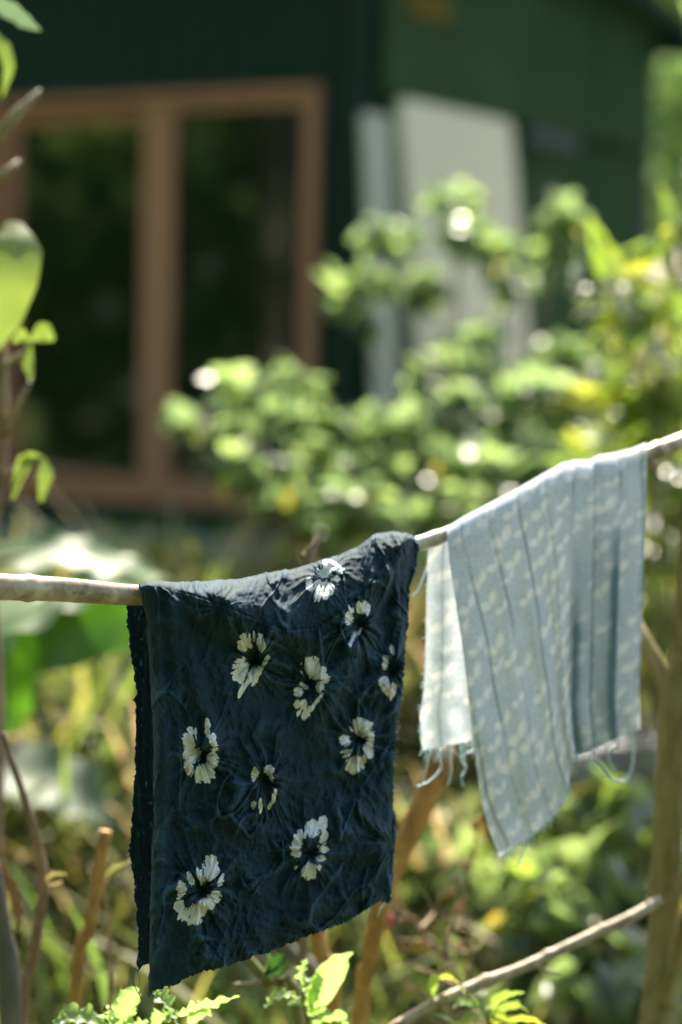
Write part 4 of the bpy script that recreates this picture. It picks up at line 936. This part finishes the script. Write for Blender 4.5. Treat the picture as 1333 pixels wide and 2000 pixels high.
o = wood('twig_tip', 'small brown twig tip standing just behind the dark cloth ridge', 'twig', [g(600, 2.95), P(598, 1500, 2.95), P(602, 1112, 2.9), P(612, 1080, 2.9), P(622, 1046, 2.9)], [.006, .006, .0062, .007, .0025], M_twig, .15, seed=14)
V, F = tube([P(604, 1100, 2.9), P(596, 1088, 2.9), P(590, 1080, 2.9)], [.004, .0045, .002], 8, .1); link_mesh('bud', V, F, M_twig, o)

# twiggy shrub with buds, and a thin stalk with seed heads
tg = empty('budding_twigs', g(960, 3.05), 'tangle of thin reddish-brown twigs with peach buds above the fallen stick', 'twigs')
rs = np.random.RandomState(12); tl_ = []
main = [[(960,2040),(905,1930),(860,1860),(800,1790),(760,1740)], [(905,1930),(850,1905),(790,1880)], [(870,1870),(880,1820),(915,1790)], [(820,1815),(850,1780),(870,1730)], [(950,2010),(900,1985),(830,1950)], [(860,1862),(830,1840),(775,1835)], [(800,1790),(775,1800),(745,1790)]]
for mm in main:
    tl_.append(tube([P(a, b, 3.15 + rs.uniform(-.05, .05)) for a, b in mm], np.linspace(.0038, .0014, len(mm)), 6, .1, step=.01))
    for q in range(3):
        a, b = mm[rs.randint(1, len(mm))]; e = (a + rs.uniform(-40, 40), b - rs.uniform(10, 45)); tl_.append(tube([P(a, b, 3.0), P(*e, 3.0)], [.0016, .0008], 5, .1))
V, F = tubes(tl_); link_mesh('twig', V, F, M_twig, tg)
def bud(parent, px, py, Y, s_, mat):
    t_ = np.linspace(-1, 1, 6); V, F = tube([P(px, py, Y) + Vector((0, 0, s_ * k)) for k in t_], [s_ * .55 * math.sqrt(max(.02, 1 - k * k)) for k in t_], 7, .15, seed=int(px)); return link_mesh('bud', V, F, mat, parent)
for i in range(14):
    mm = main[rs.randint(0, 7)]; a, b = mm[rs.randint(0, len(mm))]; bud(tg, a + rs.uniform(-35, 35), b - rs.uniform(-10, 40), 3.15, rs.uniform(.004, .007), M_bud)
bud(tg, 762, 1800, 3.15, .012, M_red)
sk = wood('seed_stalk', 'thin upright dry stalk with small seed heads below the pale cloth tip', 'stalk', [g(915, 3.2), P(918, 1900, 3.2), P(908, 1800, 3.2), P(918, 1700, 3.2), P(935, 1600, 3.2)], [.0035, .0033, .003, .0022, .0012], M_greenstem, .05, seed=15, seg=7)
for (a, b) in [(925,1612),(938,1600),(905,1762),(893,1775),(912,1690),(880,1745),(903,1845),(925,1668)]: bud(sk, a, b, 3.2, .007, M_bud)
V, F = tubes([tube([P(916, 1862, 3.2), P(895, 1856, 3.18), P(872, 1835, 3.16)], [.0028, .0025, .001], 6), tube([P(916, 1862, 3.2), P(935, 1852, 3.18), P(945, 1838, 3.18)], [.0028, .0022, .001], 6)]); link_mesh('side_shoot', V, F, M_stick, sk)

# ------------------------------------------------------------------ near plants at the bottom edge
def crinkle(parent, mid, wd, mat, tilt, seed, fold=.35): return big_leaf(parent, mid, [a * 1.15 for a in wd], mat, tilt, fold, Nw=9, wav=.0035, seed=seed, lobes=3)
pl1 = empty('leafy_seedling', g(600, 2.770), 'pale green seedling with an upright broad leaf below the dark cloth', 'plant')
V, F = tube([g(600, 2.770), P(610, 2050, 2.770), P(600, 1990, 2.750), P(590, 1935, 2.740), P(592, 1900, 2.740)], [.004, .0035, .0028, .0018, .001], 8, .05, step=.01); link_mesh('stem', V, F, M_greenstem, pl1)
big_leaf(pl1, [(606,1980,2.740),(622,1950,2.730),(644,1910,2.720),(668,1878,2.710),(690,1860,2.710)], [.003,.0150,.0165,.0110,.001], M_lettuce, .95, .45, Nw=9, wav=.0018, seed=1)
crinkle(pl1, [(592,1940,2.740),(588,1915,2.730),(592,1890,2.730),(600,1872,2.730)], [.002,.006,.005,.001], M_lettuce, .9, 2)
crinkle(pl1, [(588,1950,2.740),(560,1942,2.720),(535,1948,2.710),(518,1968,2.710)], [.002,.006,.006,.001], M_lettuce, .5, 3)
crinkle(pl1, [(602,1965,2.740),(612,1935,2.730),(625,1905,2.730),(635,1895,2.730)], [.003,.008,.006,.001], M_lettuce, .8, 4)
crinkle(pl1, [(610,2000,2.750),(640,1988,2.730),(665,1990,2.720),(678,2010,2.720)], [.003,.009,.010,.001], M_lettuce, .6, 5)
crinkle(pl1, [(600,1985,2.750),(620,1975,2.740),(638,1965,2.730)], [.003,.008,.001], M_lettuce, .4, 6)
crinkle(pl1, [(590,1960,2.740),(575,1958,2.730),(562,1962,2.720)], [.003,.004,.001], M_lettuce, .6, 7)
pl2 = empty('crinkled_plant', g(330, 2.650), 'crinkled light green leafy plant under the dark cloth corner', 'plant')
V, F = tube([g(330, 2.650), P(330, 2040, 2.650), P(320, 1995, 2.640)], [.005, .004, .003], 8, .05, step=.02); link_mesh('stem', V, F, M_greenstem, pl2)
crinkle(pl2, [(345,2000,2.630),(330,1970,2.620),(312,1945,2.610),(302,1935,2.610)], [.004,.014,.012,.002], M_lettuce, .8, 11)
crinkle(pl2, [(350,1985,2.630),(385,1975,2.610),(425,1960,2.600),(468,1945,2.600)], [.003,.010,.008,.001], M_lettuce, .6, 12)
crinkle(pl2, [(370,2000,2.630),(390,1975,2.620),(400,1955,2.610)], [.003,.012,.002], M_lettuce, .8, 13)
crinkle(pl2, [(300,2005,2.640),(320,1985,2.620),(335,1975,2.620)], [.003,.012,.002], M_lettuce, .5, 14)
pl3 = empty('crinkled_plant', g(200, 2.650), 'crinkled grey-green leafy plant at the bottom left of the dark cloth', 'plant')
V, F = tube([g(200, 2.650), P(205, 2060, 2.650), P(215, 2010, 2.640)], [.005, .004, .003], 8, .05, step=.02); link_mesh('stem', V, F, M_greenstem, pl3)
crinkle(pl3, [(225,2010,2.630),(238,1980,2.620),(252,1950,2.610),(268,1928,2.600)], [.004,.011,.011,.002], M_lettuce, .85, 21)
crinkle(pl3, [(215,2010,2.630),(180,1992,2.620),(140,1985,2.610),(105,2000,2.600)], [.004,.012,.012,.002], M_lettuce, .6, 22)
crinkle(pl3, [(220,2010,2.630),(212,1990,2.620),(215,1972,2.620)], [.004,.010,.002], M_lettuce, .7, 23)
crinkle(pl3, [(230,2015,2.630),(262,2005,2.620),(290,1995,2.620)], [.004,.010,.002], M_lettuce, .7, 24)
pl4 = empty('willowy_plant', g(960, 2.850), 'low plant with narrow curved leaves below the fallen stick', 'plant')
V, F = tube([g(960, 2.850), P(955, 2060, 2.850), P(950, 1985, 2.840)], [.005, .004, .002], 8, .05, step=.02); link_mesh('stem', V, F, M_greenstem, pl4)
rs = np.random.RandomState(9)
for i, mm in enumerate([[(950,1985),(925,1962),(900,1955),(885,1968)], [(955,1985),(965,1955),(990,1942),(1025,1938)], [(960,1990),(985,1968),(1015,1962),(1038,1985)], [(950,1990),(920,1980),(895,1998)], [(965,2000),(1000,1990),(1040,1992),(1075,2008)],
                        [(945,2000),(905,2000),(870,2015)], [(940,1990),(930,1955),(915,1940)], [(955,1995),(975,1985),(990,1990),(1000,2005)], [(900,2010),(870,1985),(845,1978)], [(980,2010),(1000,2002),(1030,2015)], [(860,1960),(840,1938),(850,1905),(868,1915)], [(850,1912),(880,1908),(900,1925),(908,1945)]]):
    n_ = len(mm); big_leaf(pl4, [(a, b, 2.84 - .02 * j + rs.uniform(-.01, .01)) for j, (a, b) in enumerate(mm)], [.0015] + [.0058] * (n_ - 2) + [.0008], M_leafyel if i % 3 else M_lettuce, .7 + .3 * rs.rand(), .3, Nw=5, wav=.001, seed=50 + i)
